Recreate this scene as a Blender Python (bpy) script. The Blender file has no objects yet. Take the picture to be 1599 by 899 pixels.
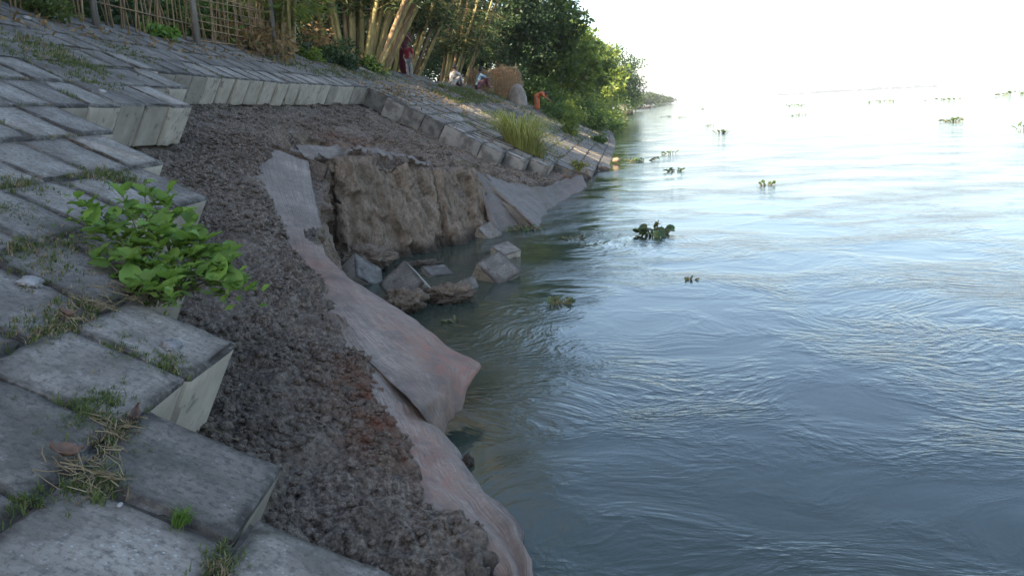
import bpy, bmesh, math, random
import numpy as np
from mathutils import Vector, Matrix, Euler

random.seed(7)
RNG = np.random.default_rng(7)
S = bpy.context.scene
COL = S.collection

# ------------------------------------------------------------------ camera
CAMZ = 1.9                                   # eye height over the river
F = 1300.0                                   # focal length in photo pixels (1599 wide)
ROLL = math.atan(0.0515)
PITCH = math.atan((449.5 - (158 - .0515 * (799.5 - 1040))) * math.cos(ROLL) / F)
_f = Vector((0, math.cos(PITCH), -math.sin(PITCH)))
_u0 = Vector((0, math.sin(PITCH), math.cos(PITCH)))
_r0 = Vector((1, 0, 0))
_r = _r0 * math.cos(ROLL) - _u0 * math.sin(ROLL)
_u = _u0 * math.cos(ROLL) + _r0 * math.sin(ROLL)
cam = bpy.data.cameras.new('camera')
cam.sensor_width = 36
cam.lens = 36 * F / 1599
cam.clip_start = .05
cam.clip_end = 20000
camo = bpy.data.objects.new('camera', cam)
m = Matrix.Identity(4)
for i in range(3):
    m[i][0], m[i][1], m[i][2] = _r[i], _u[i], -_f[i]
m[2][3] = CAMZ
camo.matrix_world = m
COL.objects.link(camo)
S.camera = camo

# ------------------------------------------------------------------ world, sun, exposure
SUN_EL, SUN_AZ = math.radians(28), math.radians(-136)    # azimuth clockwise from +Y: low on the left, a little behind
w = bpy.data.worlds.new('World')
S.world = w
w.use_nodes = True
nt = w.node_tree
nt.nodes.clear()
sky = nt.nodes.new('ShaderNodeTexSky')
sky.sky_type = 'NISHITA'
sky.sun_disc = False
sky.sun_elevation = SUN_EL
sky.sun_rotation = SUN_AZ
sky.air_density = 1.0
sky.dust_density = 2.3
sky.ozone_density = 1.0
bg = nt.nodes.new('ShaderNodeBackground')
bg.inputs[1].default_value = .15
wo = nt.nodes.new('ShaderNodeOutputWorld')
nt.links.new(sky.outputs[0], bg.inputs[0])
nt.links.new(bg.outputs[0], wo.inputs[0])
sd = bpy.data.lights.new('sun', 'SUN')
sd.energy = 5.0
sd.angle = math.radians(.6)
sd.color = (1, .84, .62)
so = bpy.data.objects.new('sun', sd)
sdir = Vector((math.sin(SUN_AZ) * math.cos(SUN_EL), math.cos(SUN_AZ) * math.cos(SUN_EL), math.sin(SUN_EL)))
so.rotation_euler = (-sdir).to_track_quat('-Z', 'Y').to_euler()
so.location = sdir * 60
COL.objects.link(so)
vs = S.view_settings
vs.view_transform = 'Standard'
vs.look = 'None'
vs.exposure = 1.65
vs.gamma = 1
vs.use_curve_mapping = False
S.cycles.max_bounces = 6
S.cycles.transparent_max_bounces = 6

# ------------------------------------------------------------------ helpers
def at(x, y, Y):
    """photo pixel + distance along +Y -> point in the place"""
    d = _f + _r * ((x - 799.5) / F) - _u * ((y - 449.5) / F)
    return Vector((0, 0, CAMZ)) + d * (Y / d.y)

def on_water(x, y):
    d = _f + _r * ((x - 799.5) / F) - _u * ((y - 449.5) / F)
    return Vector((0, 0, CAMZ)) + d * (-CAMZ / d.z)

_perm = np.random.default_rng(3).permutation(256)
_perm = np.concatenate([_perm, _perm, _perm])
_grad = np.random.default_rng(4).normal(size=(256, 3))
_grad /= np.linalg.norm(_grad, axis=1)[:, None]

def noise3(P):
    P = np.asarray(P, float)
    i = np.floor(P).astype(int)
    fr = P - i
    i &= 255
    u = fr * fr * fr * (fr * (fr * 6 - 15) + 10)
    out = 0
    for dx in (0, 1):
        for dy in (0, 1):
            for dz in (0, 1):
                h = _perm[_perm[_perm[i[..., 0] + dx] + i[..., 1] + dy] + i[..., 2] + dz]
                g = _grad[h]
                d = fr - np.array([dx, dy, dz])
                wt = (u[..., 0] if dx else 1 - u[..., 0]) * (u[..., 1] if dy else 1 - u[..., 1]) * (u[..., 2] if dz else 1 - u[..., 2])
                out = out + wt * (g * d).sum(-1)
    return out * 1.6

def fbm(P, o=4, lac=2.03, gain=.5):
    P = np.asarray(P, float)
    a, s, t = 1., 0, 0
    for k in range(o):
        s = s + a * noise3(P + k * 17.3)
        t += a
        P = P * lac
        a *= gain
    return s / t

def worley(P, jit=.9):
    """distance to the nearest scattered point, and that point's random value"""
    P = np.asarray(P, float)
    i = np.floor(P).astype(int)
    best = np.full(P.shape[:-1], 9.); val = np.zeros(P.shape[:-1])
    for dx in (-1, 0, 1):
        for dy in (-1, 0, 1):
            for dz in (-1, 0, 1):
                c = i + np.array([dx, dy, dz]); m_ = c & 255
                h = _perm[_perm[_perm[m_[..., 0]] + m_[..., 1]] + m_[..., 2]]
                q = c + .5 + _grad[h] * .5 * jit
                d = ((P - q) ** 2).sum(-1)
                k = d < best
                best = np.where(k, d, best); val = np.where(k, _grad[(h * 7 + 3) & 255][..., 0], val)
    return np.sqrt(best), val

def sstep(a, b, x):
    t = np.clip((np.asarray(x, float) - a) / (b - a), 0, 1)
    return t * t * (3 - 2 * t)

def mesh_from(name, V, Fs, smooth=False):
    me = bpy.data.meshes.new(name)
    V = np.asarray(V, np.float32).reshape(-1, 3)
    if isinstance(Fs, np.ndarray):
        n, k = Fs.shape
        me.vertices.add(len(V))
        me.vertices.foreach_set('co', V.ravel())
        me.loops.add(n * k)
        me.loops.foreach_set('vertex_index', Fs.astype(np.int32).ravel())
        me.polygons.add(n)
        me.polygons.foreach_set('loop_start', np.arange(n, dtype=np.int32) * k)
        me.update(calc_edges=True)
        me.validate()
    else:
        me.from_pydata([tuple(map(float, v)) for v in V], [], Fs)
    if smooth:
        me.polygons.foreach_set('use_smooth', [True] * len(me.polygons))
    me.update()
    return me

def link(name, me, mat=None, parent=None, loc=None, mtx=None):
    o = bpy.data.objects.new(name, me)
    COL.objects.link(o)
    if mat is not None and me is not None and len(me.materials) == 0:
        me.materials.append(mat)
    if parent is not None:
        o.parent = parent
    if loc is not None:
        o.location = loc
    if mtx is not None:
        o.matrix_local = mtx
    return o

def tag(o, label=None, cat=None, group=None, kind=None):
    if label: o['label'] = label
    if cat: o['category'] = cat
    if group: o['group'] = group
    if kind: o['kind'] = kind
    return o

def empty(name, loc, label, cat, group=None, rz=0):
    o = bpy.data.objects.new(name, None)
    o.empty_display_size = .2
    COL.objects.link(o)
    o.location = loc
    o.rotation_euler = (0, 0, rz)
    return tag(o, label, cat, group)

class MB:
    """collects faces of one mesh"""
    def __init__(s): s.V = []; s.F = []; s.n = 0
    def add(s, V, Fs):
        V = np.asarray(V, float).reshape(-1, 3)
        s.V.append(V)
        s.F += [tuple(int(i) + s.n for i in f) for f in Fs]
        s.n += len(V)
    def tube(s, pts, rad, n=8, cap=True, twist=0.):
        pts = [Vector(p) for p in pts]
        V = []; Fs = []
        a = None
        for i, p in enumerate(pts):
            t = (pts[min(i + 1, len(pts) - 1)] - pts[max(i - 1, 0)]).normalized()
            if a is None:
                a = t.orthogonal().normalized()
            a = (a - t * a.dot(t)).normalized()
            b = t.cross(a)
            for k in range(n):
                q = 2 * math.pi * k / n + twist
                V.append(p + (a * math.cos(q) + b * math.sin(q)) * rad[i])
        for i in range(len(pts) - 1):
            for k in range(n):
                k2 = (k + 1) % n
                Fs.append((i * n + k, i * n + k2, (i + 1) * n + k2, (i + 1) * n + k))
        if cap:
            Fs.append(tuple(range(n - 1, -1, -1)))
            Fs.append(tuple((len(pts) - 1) * n + k for k in range(n)))
        s.add([tuple(v) for v in V], Fs)
    def box(s, c, h, rot=None):
        V = [Vector((sx * h[0], sy * h[1], sz * h[2])) for sz in (-1, 1) for sy in (-1, 1) for sx in (-1, 1)]
        if rot is not None: V = [rot @ v for v in V]
        V = [v + Vector(c) for v in V]
        s.add([tuple(v) for v in V], [(0, 2, 3, 1), (4, 5, 7, 6), (0, 1, 5, 4), (2, 6, 7, 3), (0, 4, 6, 2), (1, 3, 7, 5)])
    def build(s, name, mat, parent=None, smooth=False, loc=None):
        me = mesh_from(name, np.concatenate(s.V), s.F, smooth)
        return link(name, me, mat, parent, loc)

def leaves_mesh(name, C, D, N, L, W, fold=.0):
    """diamond leaves: centres C, directions D, normals N, lengths L, widths W"""
    C = np.asarray(C); D = np.asarray(D); N = np.asarray(N)
    D = D / (np.linalg.norm(D, axis=1)[:, None] + 1e-9)
    B = np.cross(N, D); B /= (np.linalg.norm(B, axis=1)[:, None] + 1e-9)
    N2 = np.cross(D, B)
    L = np.asarray(L)[:, None]; W = np.asarray(W)[:, None]
    V = np.stack([C - D * L * .5, C + B * W * .5 + N2 * fold * W - D * L * .08, C + D * L * .5, C - B * W * .5 + N2 * fold * W - D * L * .08], 1).reshape(-1, 3)
    n = len(C)
    Fs = np.arange(4 * n).reshape(n, 4)
    return mesh_from(name, V, Fs)

# ------------------------------------------------------------------ materials
def mat_new(name):
    mt = bpy.data.materials.new(name)
    mt.use_nodes = True
    t = mt.node_tree
    b = t.nodes['Principled BSDF']
    return mt, t, b

class NT:
    """small node-graph helper"""
    def __init__(s, t): s.t = t
    def n(s, kind, **kw):
        nd = s.t.nodes.new(kind)
        for k, v in kw.items(): setattr(nd, k, v)
        return nd
    def L(s, a, b): s.t.links.new(a, b)
    def coord(s, out='Object', scale=(1, 1, 1), rot=(0, 0, 0)):
        tc = s.n('ShaderNodeTexCoord'); mp = s.n('ShaderNodeMapping')
        mp.inputs['Scale'].default_value = scale
        mp.inputs['Rotation'].default_value = rot
        s.L(tc.outputs[out], mp.inputs[0])
        return mp.outputs[0]
    def noise(s, co, scale, detail=4, rough=.55, dist=0, out=0, lac=2.0):
        nd = s.n('ShaderNodeTexNoise')
        nd.inputs['Scale'].default_value = scale
        nd.inputs['Detail'].default_value = detail
        nd.inputs['Roughness'].default_value = rough
        nd.inputs['Distortion'].default_value = dist
        if co is not None: s.L(co, nd.inputs['Vector'])
        return nd.outputs[out]
    def voro(s, co, scale, feature='F1', out=0, rand=1):
        nd = s.n('ShaderNodeTexVoronoi', feature=feature)
        nd.inputs['Scale'].default_value = scale
        nd.inputs['Randomness'].default_value = rand
        if co is not None: s.L(co, nd.inputs['Vector'])
        return nd.outputs[out]
    def ramp(s, x, *stops, interp='LINEAR'):
        nd = s.n('ShaderNodeValToRGB')
        nd.color_ramp.interpolation = interp
        e = nd.color_ramp.elements
        while len(e) < len(stops): e.new(.5)
        for k, (p, c) in enumerate(stops):
            e[k].position = p
            e[k].color = (c, c, c, 1) if not hasattr(c, '__len__') else (*c, 1)
        s.L(x, nd.inputs[0])
        return nd.outputs[0]
    def math(s, op, a, b=None, clamp=False):
        nd = s.n('ShaderNodeMath', operation=op, use_clamp=clamp)
        for i, v in enumerate((a, b)):
            if v is None: continue
            if hasattr(v, 'links'): s.L(v, nd.inputs[i])
            else: nd.inputs[i].default_value = v
        return nd.outputs[0]
    def mix(s, fac, a, b, blend='MIX'):
        nd = s.n('ShaderNodeMix', data_type='RGBA', blend_type=blend)
        for sock, v in ((nd.inputs[0], fac), (nd.inputs[6], a), (nd.inputs[7], b)):
            if hasattr(v, 'links'): s.L(v, sock)
            elif hasattr(v, '__len__'): sock.default_value = (*v, 1)
            else: sock.default_value = v
        return nd.outputs[2]
    def bump(s, h, strength, dist, normal=None):
        nd = s.n('ShaderNodeBump')
        if hasattr(strength, 'links'): s.L(strength, nd.inputs['Strength'])
        else: nd.inputs['Strength'].default_value = strength
        nd.inputs['Distance'].default_value = dist
        s.L(h, nd.inputs['Height'])
        if normal is not None: s.L(normal, nd.inputs['Normal'])
        return nd.outputs[0]
    def attr(s, name, out='Fac'):
        nd = s.n('ShaderNodeAttribute'); nd.attribute_name = name
        return nd.outputs[out]
    def objrand(s):
        return s.n('ShaderNodeObjectInfo').outputs['Random']
    def island(s):
        return s.n('ShaderNodeNewGeometry').outputs['Random Per Island']

def mat_concrete(muddy=False, damp=False):
    mt, t, b = mat_new('muddy_concrete' if muddy else 'damp_concrete' if damp else 'weathered_concrete')
    g = NT(t)
    tc = g.n('ShaderNodeTexCoord')
    rnd = g.objrand()
    add = g.n('ShaderNodeVectorMath', operation='ADD')
    cmb = g.n('ShaderNodeCombineXYZ')
    m1 = g.math('MULTIPLY', rnd, 37.); m2 = g.math('MULTIPLY', rnd, 91.)
    g.L(m1, cmb.inputs[0]); g.L(m2, cmb.inputs[1])
    g.L(tc.outputs['Object'], add.inputs[0]); g.L(cmb.outputs[0], add.inputs[1])
    co = add.outputs[0]
    top = g.attr('top')
    big = g.noise(co, 5, 5, .6)
    fine = g.noise(co, 38, 6, .7)
    grit = g.noise(co, 110, 3, .7)
    # weathered top: grey, blotched, grit and pale pebbles
    tcol = g.ramp(big, (.28, (.145, .132, .113)), (.50, (.25, .23, .20)), (.76, (.37, .343, .302)))
    tcol = g.mix(g.ramp(fine, (.36, .8), (.52, 0.)), tcol, (.085, .08, .072))
    tcol = g.mix(g.ramp(g.noise(co, 55, 4, .75), (.60, 0.), (.68, .6)), tcol, (.45, .44, .42))
    peb = g.voro(co, 42)
    pebm = g.math('MULTIPLY', g.ramp(peb, (.16, 1.), (.26, 0.)), g.ramp(g.noise(co, 5, 3), (.47, 0.), (.60, .9)))
    tcol = g.mix(pebm, tcol, (.42, .42, .40))
    tcol = g.mix(g.ramp(g.noise(co, 2.3, 4, .6), (.50, 0.), (.60, .55)), tcol, (.085, .078, .066))     # damp, dirty patches
    rim = g.math('POWER', g.attr('rim'), 2.6)
    tcol = g.mix(g.math('MULTIPLY', rim, g.ramp(g.noise(co, 8, 5, .7), (.34, 0.), (.56, 1.))), tcol, (.055, .046, .036))     # earth worked over the edges
    tcol = g.mix(g.ramp(g.noise(g.coord('Object', (1, 5, 1)), 9, 5, .7), (.52, 0.), (.66, .5)), tcol, (.10, .094, .084))
    # mossy film
    mos = g.ramp(g.noise(co, 3.2, 5, .65), (.54, 0.), (.72, .55))
    tcol = g.mix(mos, tcol, (.075, .085, .055))
    # cast side: smooth, beige, stains and mud towards one end
    scol = g.ramp(big, (.28, (.27, .235, .185)), (.55, (.37, .327, .262)), (.75, (.44, .395, .325)))
    scol = g.mix(g.ramp(g.noise(co, 9, 4, .6), (.60, 0.), (.66, .75)), scol, (.15, .14, .125))
    scol = g.mix(g.ramp(g.voro(co, 30), (.05, .8), (.11, 0.)), scol, (.10, .09, .08))
    col = g.mix(top, scol, tcol)
    if damp:
        dcol = g.mix(g.ramp(g.noise(co, 3.6, 4, .6), (.44, 0.), (.58, .85)), (.19, .182, .163), (.075, .07, .061))
        col = g.mix(top, dcol, tcol)
    if muddy:
        col = g.mix(.15, col, (.11, .10, .085))
        col = g.mix(g.ramp(g.noise(co, 6, 6, .7), (.52, 0.), (.62, .9)), col, (.085, .07, .055))
    val = g.n('ShaderNodeHueSaturation')
    g.L(col, val.inputs['Color'])
    g.L(g.math('ADD', g.math('MULTIPLY', rnd, .62), .70), val.inputs['Value'])
    g.L(val.outputs[0], b.inputs['Base Color'])
    b.inputs['Roughness'].default_value = .88
    h = g.math('ADD', g.math('MULTIPLY', fine, 1.0), g.math('MULTIPLY', grit, .45))
    h = g.math('ADD', h, g.math('MULTIPLY', pebm, .25))
    st = g.math('ADD', g.math('MULTIPLY', top, .75), .16)
    g.L(g.bump(h, st, .022), b.inputs['Normal'])
    return mt

def mat_soil(name='eroded_soil', base=((.055, .042, .033), (.185, .148, .115), (.37, .31, .25)), red=True, attr_face=True):
    mt, t, b = mat_new(name)
    g = NT(t)
    co = g.coord('Object')
    n1 = g.noise(co, 1.6, 6, .6)
    n2 = g.noise(co, 34, 7, .75)
    n3 = g.noise(co, 60, 4, .7)
    col = g.ramp(n2, (.38, base[0]), (.5, base[1]), (.64, base[2]))
    col = g.mix(g.ramp(n1, (.44, 0.), (.62, .5)), col, (.26, .215, .17))
    col = g.mix(g.ramp(g.noise(co, 2.7, 4, .6), (.54, 0.), (.66, .55)), col, (.085, .065, .05))
    if red:
        r = g.attr('red')
        col = g.mix(g.math('MULTIPLY', r, g.ramp(g.noise(co, 7, 5, .65), (.38, 0.), (.58, .9))), col, (.19, .075, .042))
    if attr_face:                                       # cut bank: paler, yellower silt
        fc = g.attr('face')
        silt = g.ramp(g.noise(g.coord('Object', (9, 9, 2.2)), 1., 6, .65), (.3, (.15, .112, .078)), (.5, (.275, .21, .15)), (.72, (.39, .31, .235)))
        silt = g.mix(g.ramp(g.noise(g.coord('Object', (1, 1, .6)), 30, 6, .75), (.36, .7), (.52, 0.)), silt, (.11, .08, .055))
        col = g.mix(fc, col, silt)
    wet = g.attr('wet') if attr_face else None
    if wet is not None:
        col = g.mix(wet, col, (.045, .038, .03))
    g.L(col, b.inputs['Base Color'])
    b.inputs['Roughness'].default_value = .92
    b.inputs['Specular IOR Level'].default_value = .25
    vv = g.voro(g.coord('Object'), 55)
    h = g.math('ADD', n2, g.math('ADD', g.math('MULTIPLY', n3, .6), g.math('MULTIPLY', vv, -.5)))
    g.L(g.bump(h, 1., .035), b.inputs['Normal'])
    return mt

def mat_sheet(name='geotextile_cloth', redamt=1.0, dark=False):
    mt, t, b = mat_new(name)
    g = NT(t)
    co = g.coord('Object')
    uvc = g.coord('UV', (1, 1, 1))
    streak = g.noise(g.coord('UV', (60, 3, 1)), 1., 6, .65)
    n1 = g.noise(co, 1.7, 5, .6)
    n2 = g.noise(co, 22, 5, .65)
    col = g.ramp(n1, (.3, (.19, .155, .122)), (.55, (.30, .255, .208)), (.8, (.38, .33, .278)))
    col = g.mix(g.ramp(streak, (.36, .85), (.56, 0.)), col, (.13, .108, .09))
    col = g.mix(g.ramp(n2, (.36, .55), (.52, 0.)), col, (.14, .115, .098))
    r = g.attr('red')
    rm = g.math('MULTIPLY', r, g.ramp(g.noise(g.coord('UV', (9, 5, 1)), 1., 6, .7), (.33, .1), (.60, 1.)))
    col = g.mix(g.math('MULTIPLY', rm, redamt), col, (.27, .13, .09))
    speck = g.math('MULTIPLY', g.ramp(g.voro(co, 26), (.10, 1.), (.2, 0.)), g.ramp(g.noise(co, 3.3, 3), (.56, 0.), (.66, 1.)))
    col = g.mix(speck, col, (.10, .075, .06))
    col = g.mix(g.ramp(g.noise(co, 4.5, 7, .72), (.50, 0.), (.68, .8)), col, (.12, .10, .088))
    dirt = g.attr('dirt')
    col = g.mix(g.math('MULTIPLY', dirt, g.ramp(g.noise(co, 9, 6, .7), (.3, 0.), (.55, 1.))), col, (.115, .09, .075))
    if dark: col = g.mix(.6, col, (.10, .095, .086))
    g.L(col, b.inputs['Base Color'])
    b.inputs['Roughness'].default_value = .82
    wv = g.n('ShaderNodeTexWave'); wv.inputs['Scale'].default_value = 90
    g.L(uvc, wv.inputs['Vector'])
    h = g.math('ADD', g.math('MULTIPLY', n2, 1.), g.math('MULTIPLY', streak, 1.6))
    g.L(g.bump(h, .9, .010), b.inputs['Normal'])
    return mt

def mat_water():
    mt, t, b = mat_new('river_water')
    g = NT(t)
    co0 = g.coord('Object')
    wn = g.n('ShaderNodeTexNoise'); wn.inputs['Scale'].default_value = .45; wn.inputs['Detail'].default_value = 2
    g.L(co0, wn.inputs['Vector'])
    sub = g.n('ShaderNodeVectorMath', operation='SUBTRACT'); g.L(wn.outputs['Color'], sub.inputs[0]); sub.inputs[1].default_value = (.5, .5, .5)
    sc = g.n('ShaderNodeVectorMath', operation='SCALE'); g.L(sub.outputs[0], sc.inputs[0]); sc.inputs['Scale'].default_value = 2.4
    ad = g.n('ShaderNodeVectorMath', operation='ADD'); g.L(co0, ad.inputs[0]); g.L(sc.outputs[0], ad.inputs[1])
    wp = ad.outputs[0]
    def mapped(v, s):
        mp = g.n('ShaderNodeMapping'); mp.inputs['Scale'].default_value = s; g.L(v, mp.inputs[0]); return mp.outputs[0]
    a = g.noise(mapped(wp, (1., 1.7, 1)), 3.8, 2, .45)                # ripple trains
    a2 = g.math('SUBTRACT', 1., g.math('ABSOLUTE', g.math('SUBTRACT', g.math('MULTIPLY', a, 2.), 1.)))
    a2 = g.math('POWER', a2, 2.)
    bn = g.noise(mapped(wp, (1., 1.5, 1)), 11., 3, .55)
    fn = g.noise(mapped(wp, (1., 1.3, 1)), 27., 2, .5)
    c = g.noise(mapped(wp, (.6, 1.2, 1)), .8, 2, .5)                  # slow swells
    mask = g.ramp(g.noise(mapped(wp, (.8, 1., 1)), .5, 3, .6), (.40, .06), (.62, 1.))
    mask2 = g.ramp(g.noise(mapped(wp, (1., 1., 1)), 1.1, 2, .6), (.45, .1), (.62, 1.))
    h = g.math('ADD', g.math('MULTIPLY', a2, .20), g.math('MULTIPLY', bn, .30))
    h = g.math('ADD', h, g.math('MULTIPLY', g.math('MULTIPLY', fn, mask2), .16))
    h = g.math('MULTIPLY', h, mask)
    h = g.math('ADD', h, g.math('MULTIPLY', c, .35))
    g.L(g.bump(h, .40, .075), b.inputs['Normal'])
    murk = g.ramp(g.noise(co0, .4, 3, .5), (.3, (.028, .040, .031)), (.7, (.040, .054, .041)))
    g.L(murk, b.inputs['Base Color'])
    b.inputs['Roughness'].default_value = .06
    b.inputs['IOR'].default_value = 1.33
    return mt

def mat_leaf(name, c0, c1, c2, rough=.55, trans=.35, spec=.4):
    mt, t, b = mat_new(name)
    g = NT(t)
    col = g.ramp(g.island(), (0., c0), (.5, c1), (1., c2))
    ob = g.objrand()
    hs = g.n('ShaderNodeHueSaturation')
    g.L(col, hs.inputs['Color'])
    g.L(g.math('ADD', g.math('MULTIPLY', ob, .5), .75), hs.inputs['Value'])
    col = hs.outputs[0]
    g.L(col, b.inputs['Base Color'])
    b.inputs['Roughness'].default_value = rough
    b.inputs['Specular IOR Level'].default_value = spec
    tr = g.n('ShaderNodeBsdfTranslucent')
    g.L(g.mix(.5, col, (c2[0] * 1.3, c2[1] * 1.4, c2[2] * .7)), tr.inputs[0])
    mx = g.n('ShaderNodeMixShader'); mx.inputs[0].default_value = trans
    g.L(b.outputs[0], mx.inputs[1]); g.L(tr.outputs[0], mx.inputs[2])
    g.L(mx.outputs[0], t.nodes['Material Output'].inputs[0])
    return mt

def mat_plain(name, c, c2=None, scale=8, rough=.8, bump=.3, stretch=(1, 1, 1), island=False, bdist=.01):
    mt, t, b = mat_new(name)
    g = NT(t)
    c2 = c2 or tuple(x * .6 for x in c)
    n = g.noise(g.coord('Object', stretch), scale, 5, .6)
    col = g.ramp(n, (.32, c2), (.66, c))
    if island:
        hs = g.n('ShaderNodeHueSaturation'); g.L(col, hs.inputs['Color'])
        g.L(g.math('ADD', g.math('MULTIPLY', g.island(), .8), .6), hs.inputs['Value']); col = hs.outputs[0]
    else:
        hs = g.n('ShaderNodeHueSaturation'); g.L(col, hs.inputs['Color'])
        g.L(g.math('ADD', g.math('MULTIPLY', g.objrand(), .5), .75), hs.inputs['Value']); col = hs.outputs[0]
    g.L(col, b.inputs['Base Color'])
    b.inputs['Roughness'].default_value = rough
    if bump: g.L(g.bump(n, bump, bdist), b.inputs['Normal'])
    return mt

M = dict(
    concrete=mat_concrete(),
    muddy=mat_concrete(True),
    damp=mat_concrete(False, True),
    joint=mat_plain('joint_earth', (.05, .043, .034), (.022, .019, .015), 30, .95, .6),
    soil=mat_soil(),
    clod=mat_soil('soil_clods', red=True, attr_face=False),
    sheet=mat_sheet(),
    sheetdark=mat_sheet('geotextile_cloth_dark', .8, True),  # same cloth mixed evenly towards dark grey
    water=mat_water(),
    ground=mat_plain('top_ground', (.16, .13, .09), (.07, .065, .04), 2.5, .95, .6, bdist=.05),
    grass=mat_leaf('grass_blades', (.035, .06, .015), (.07, .11, .025), (.15, .17, .05), .6, .35),
    drygrass=mat_leaf('dry_straw', (.14, .105, .06), (.24, .19, .115), (.34, .29, .19), .8, .2, .2),
    longgrass=mat_leaf('long_grass', (.12, .16, .035), (.24, .26, .07), (.40, .38, .14), .6, .35),  # sunlit yellow put into the blade colour
    bush=mat_leaf('bush_leaf', (.07, .15, .03), (.14, .25, .05), (.25, .36, .09), .6, .38, .3),
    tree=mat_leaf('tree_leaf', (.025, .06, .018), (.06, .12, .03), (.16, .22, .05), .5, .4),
    tree2=mat_leaf('tree_leaf_lit_tone', (.05, .10, .02), (.12, .19, .035), (.30, .33, .075), .5, .42),  # leaf colour brightened to the look of sunlit foliage
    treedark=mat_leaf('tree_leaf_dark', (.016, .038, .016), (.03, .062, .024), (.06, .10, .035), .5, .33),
    dryleaf=mat_leaf('dry_bamboo_sheath', (.12, .075, .035), (.22, .14, .07), (.36, .25, .13), .7, .3, .2),
    bamleaf=mat_leaf('bamboo_leaf', (.03, .055, .02), (.05, .085, .028), (.10, .13, .05), .5, .35),
    hyacinth=mat_leaf('hyacinth_leaf', (.04, .08, .025), (.07, .13, .035), (.15, .21, .055), .4, .25, .5),
    bark=mat_plain('bark', (.13, .10, .075), (.05, .04, .03), 6, .9, .8, (1, 1, .25)),
    culm=mat_plain('bamboo_culm', (.34, .28, .11), (.15, .13, .045), 3.5, .55, .15, (3, 3, .6)),
    dryculm=mat_plain('dry_bamboo', (.36, .25, .13), (.16, .105, .055), 5, .75, .3, (3, 3, .5)),
    post=mat_plain('grey_post', (.24, .22, .19), (.12, .11, .095), 6, .85, .5, (4, 4, .6)),
    stem=mat_plain('plant_stem', (.16, .15, .07), (.09, .09, .04), 30, .7, .2),
    hay=mat_plain('hay', (.38, .22, .10), (.17, .095, .045), 16, .95, .9, (1, 1, 3), bdist=.04),
    tarp=mat_plain('grey_sacking', (.25, .21, .175), (.13, .11, .09), 5, .85, .5),
    deadleaf=mat_plain('dead_leaf', (.17, .105, .07), (.09, .055, .04), 18, .8, .5),
    palemud=mat_plain('pale_crumpled_film', (.30, .29, .28), (.15, .145, .135), 14, .7, .8),
    boat=mat_plain('tarred_wood', (.06, .05, .042), (.025, .022, .02), 6, .8, .4),
    thatch=mat_plain('thatch', (.22, .2, .17), (.10, .09, .08), 8, .95, .8, (1, 1, 4)),
    far=mat_leaf('far_trees', (.03, .05, .025), (.045, .07, .03), (.06, .09, .04), .8, .2, .2),
    sand=mat_plain('far_sand', (.25, .24, .20), (.16, .155, .13), .05, .95, 0),
    stone=mat_plain('pale_stone', (.30, .22, .15), (.16, .12, .085), 8, .85, .6),
    skin=mat_plain('skin', (.22, .12, .075), (.17, .09, .055), 12, .55, .1),
    hair=mat_plain('black_hair', (.02, .018, .016), (.012, .011, .010), 40, .5, .3),
    c_red=mat_plain('crimson_cloth', (.34, .022, .04), (.22, .012, .025), 9, .8, .4),
    c_darkred=mat_plain('dark_red_cloth', (.16, .015, .028), (.09, .008, .016), 9, .8, .4),
    c_blue=mat_plain('pale_blue_cloth', (.28, .42, .55), (.2, .32, .44), 9, .8, .4),
    c_white=mat_plain('pale_cloth', (.50, .47, .44), (.36, .34, .31), 9, .8, .4),
    c_grey=mat_plain('grey_cloth', (.33, .33, .34), (.22, .22, .23), 9, .8, .4),
    c_dark=mat_plain('dark_cloth', (.06, .04, .042), (.03, .022, .025), 9, .8, .4),
    c_maroon=mat_plain('maroon_check_cloth', (.13, .05, .055), (.07, .03, .04), 22, .8, .4),
    c_orange=mat_plain('orange_cloth', (.50, .12, .035), (.33, .07, .02), 9, .8, .4),
)

# ------------------------------------------------------------------ the bank as a coordinate system
TH, HP, BS = .4677, 1.3805, .48              # slope angle (1:2), eye to slope, block pitch
CT, ST = math.cos(TH), math.sin(TH)
_us = np.arange(-60, 900, .25)
_az = .0416 + .105 * sstep(10.5, 15.5, _us) - .032 * sstep(34, 52, _us)
_i0 = int(np.argmin(abs(_us)))
_qx = np.cumsum(np.sin(_az)) * .25; _qx -= _qx[_i0]
_qy = np.cumsum(np.cos(_az)) * .25; _qy -= _qy[_i0]
def Q(u): return np.interp(u, _us, _qx), np.interp(u, _us, _qy)
def AZ(u): return np.interp(u, _us, _az)
def wz(u, w, z):
    """section u along the river, w metres across from the eye line, height z -> xyz"""
    x, y = Q(u); a = AZ(u)
    X, Y, Z = np.broadcast_arrays(x + w * np.cos(a), y - w * np.sin(a), np.asarray(z, float))
    return np.stack([X, Y, Z], -1)
def plane_z(w, off=0.): return CAMZ - (HP + off) / CT - w * ST / CT
def bank(u, v, off=0.):
    """on the block plane: u along, v down the slope, off below it"""
    w_ = v * CT - (HP + off) * ST
    return wz(np.asarray(u, float), w_, CAMZ - HP * CT - v * ST - off * CT)
def uw(x, y):
    u = y
    for _ in range(5):
        qx, qy = Q(u); a = AZ(u)
        u = u + (x - qx) * np.sin(a) + (y - qy) * np.cos(a)
    qx, qy = Q(u); a = AZ(u)
    return float(u), float((x - qx) * np.cos(a) - (y - qy) * np.sin(a))
def bank_rot(u):
    a = float(AZ(u))
    d = Vector((math.sin(a), math.cos(a), 0)); s = Vector((math.cos(a) * CT, -math.sin(a) * CT, -ST))
    n = s.cross(d)
    mt = Matrix.Identity(3)
    for i in range(3): mt[i][0], mt[i][1], mt[i][2] = s[i], d[i], n[i]
    return mt                                   # local x = down slope, y = along, z = out
VTOP_U = [-60, 16, 27, 38, 60, 900]
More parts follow.
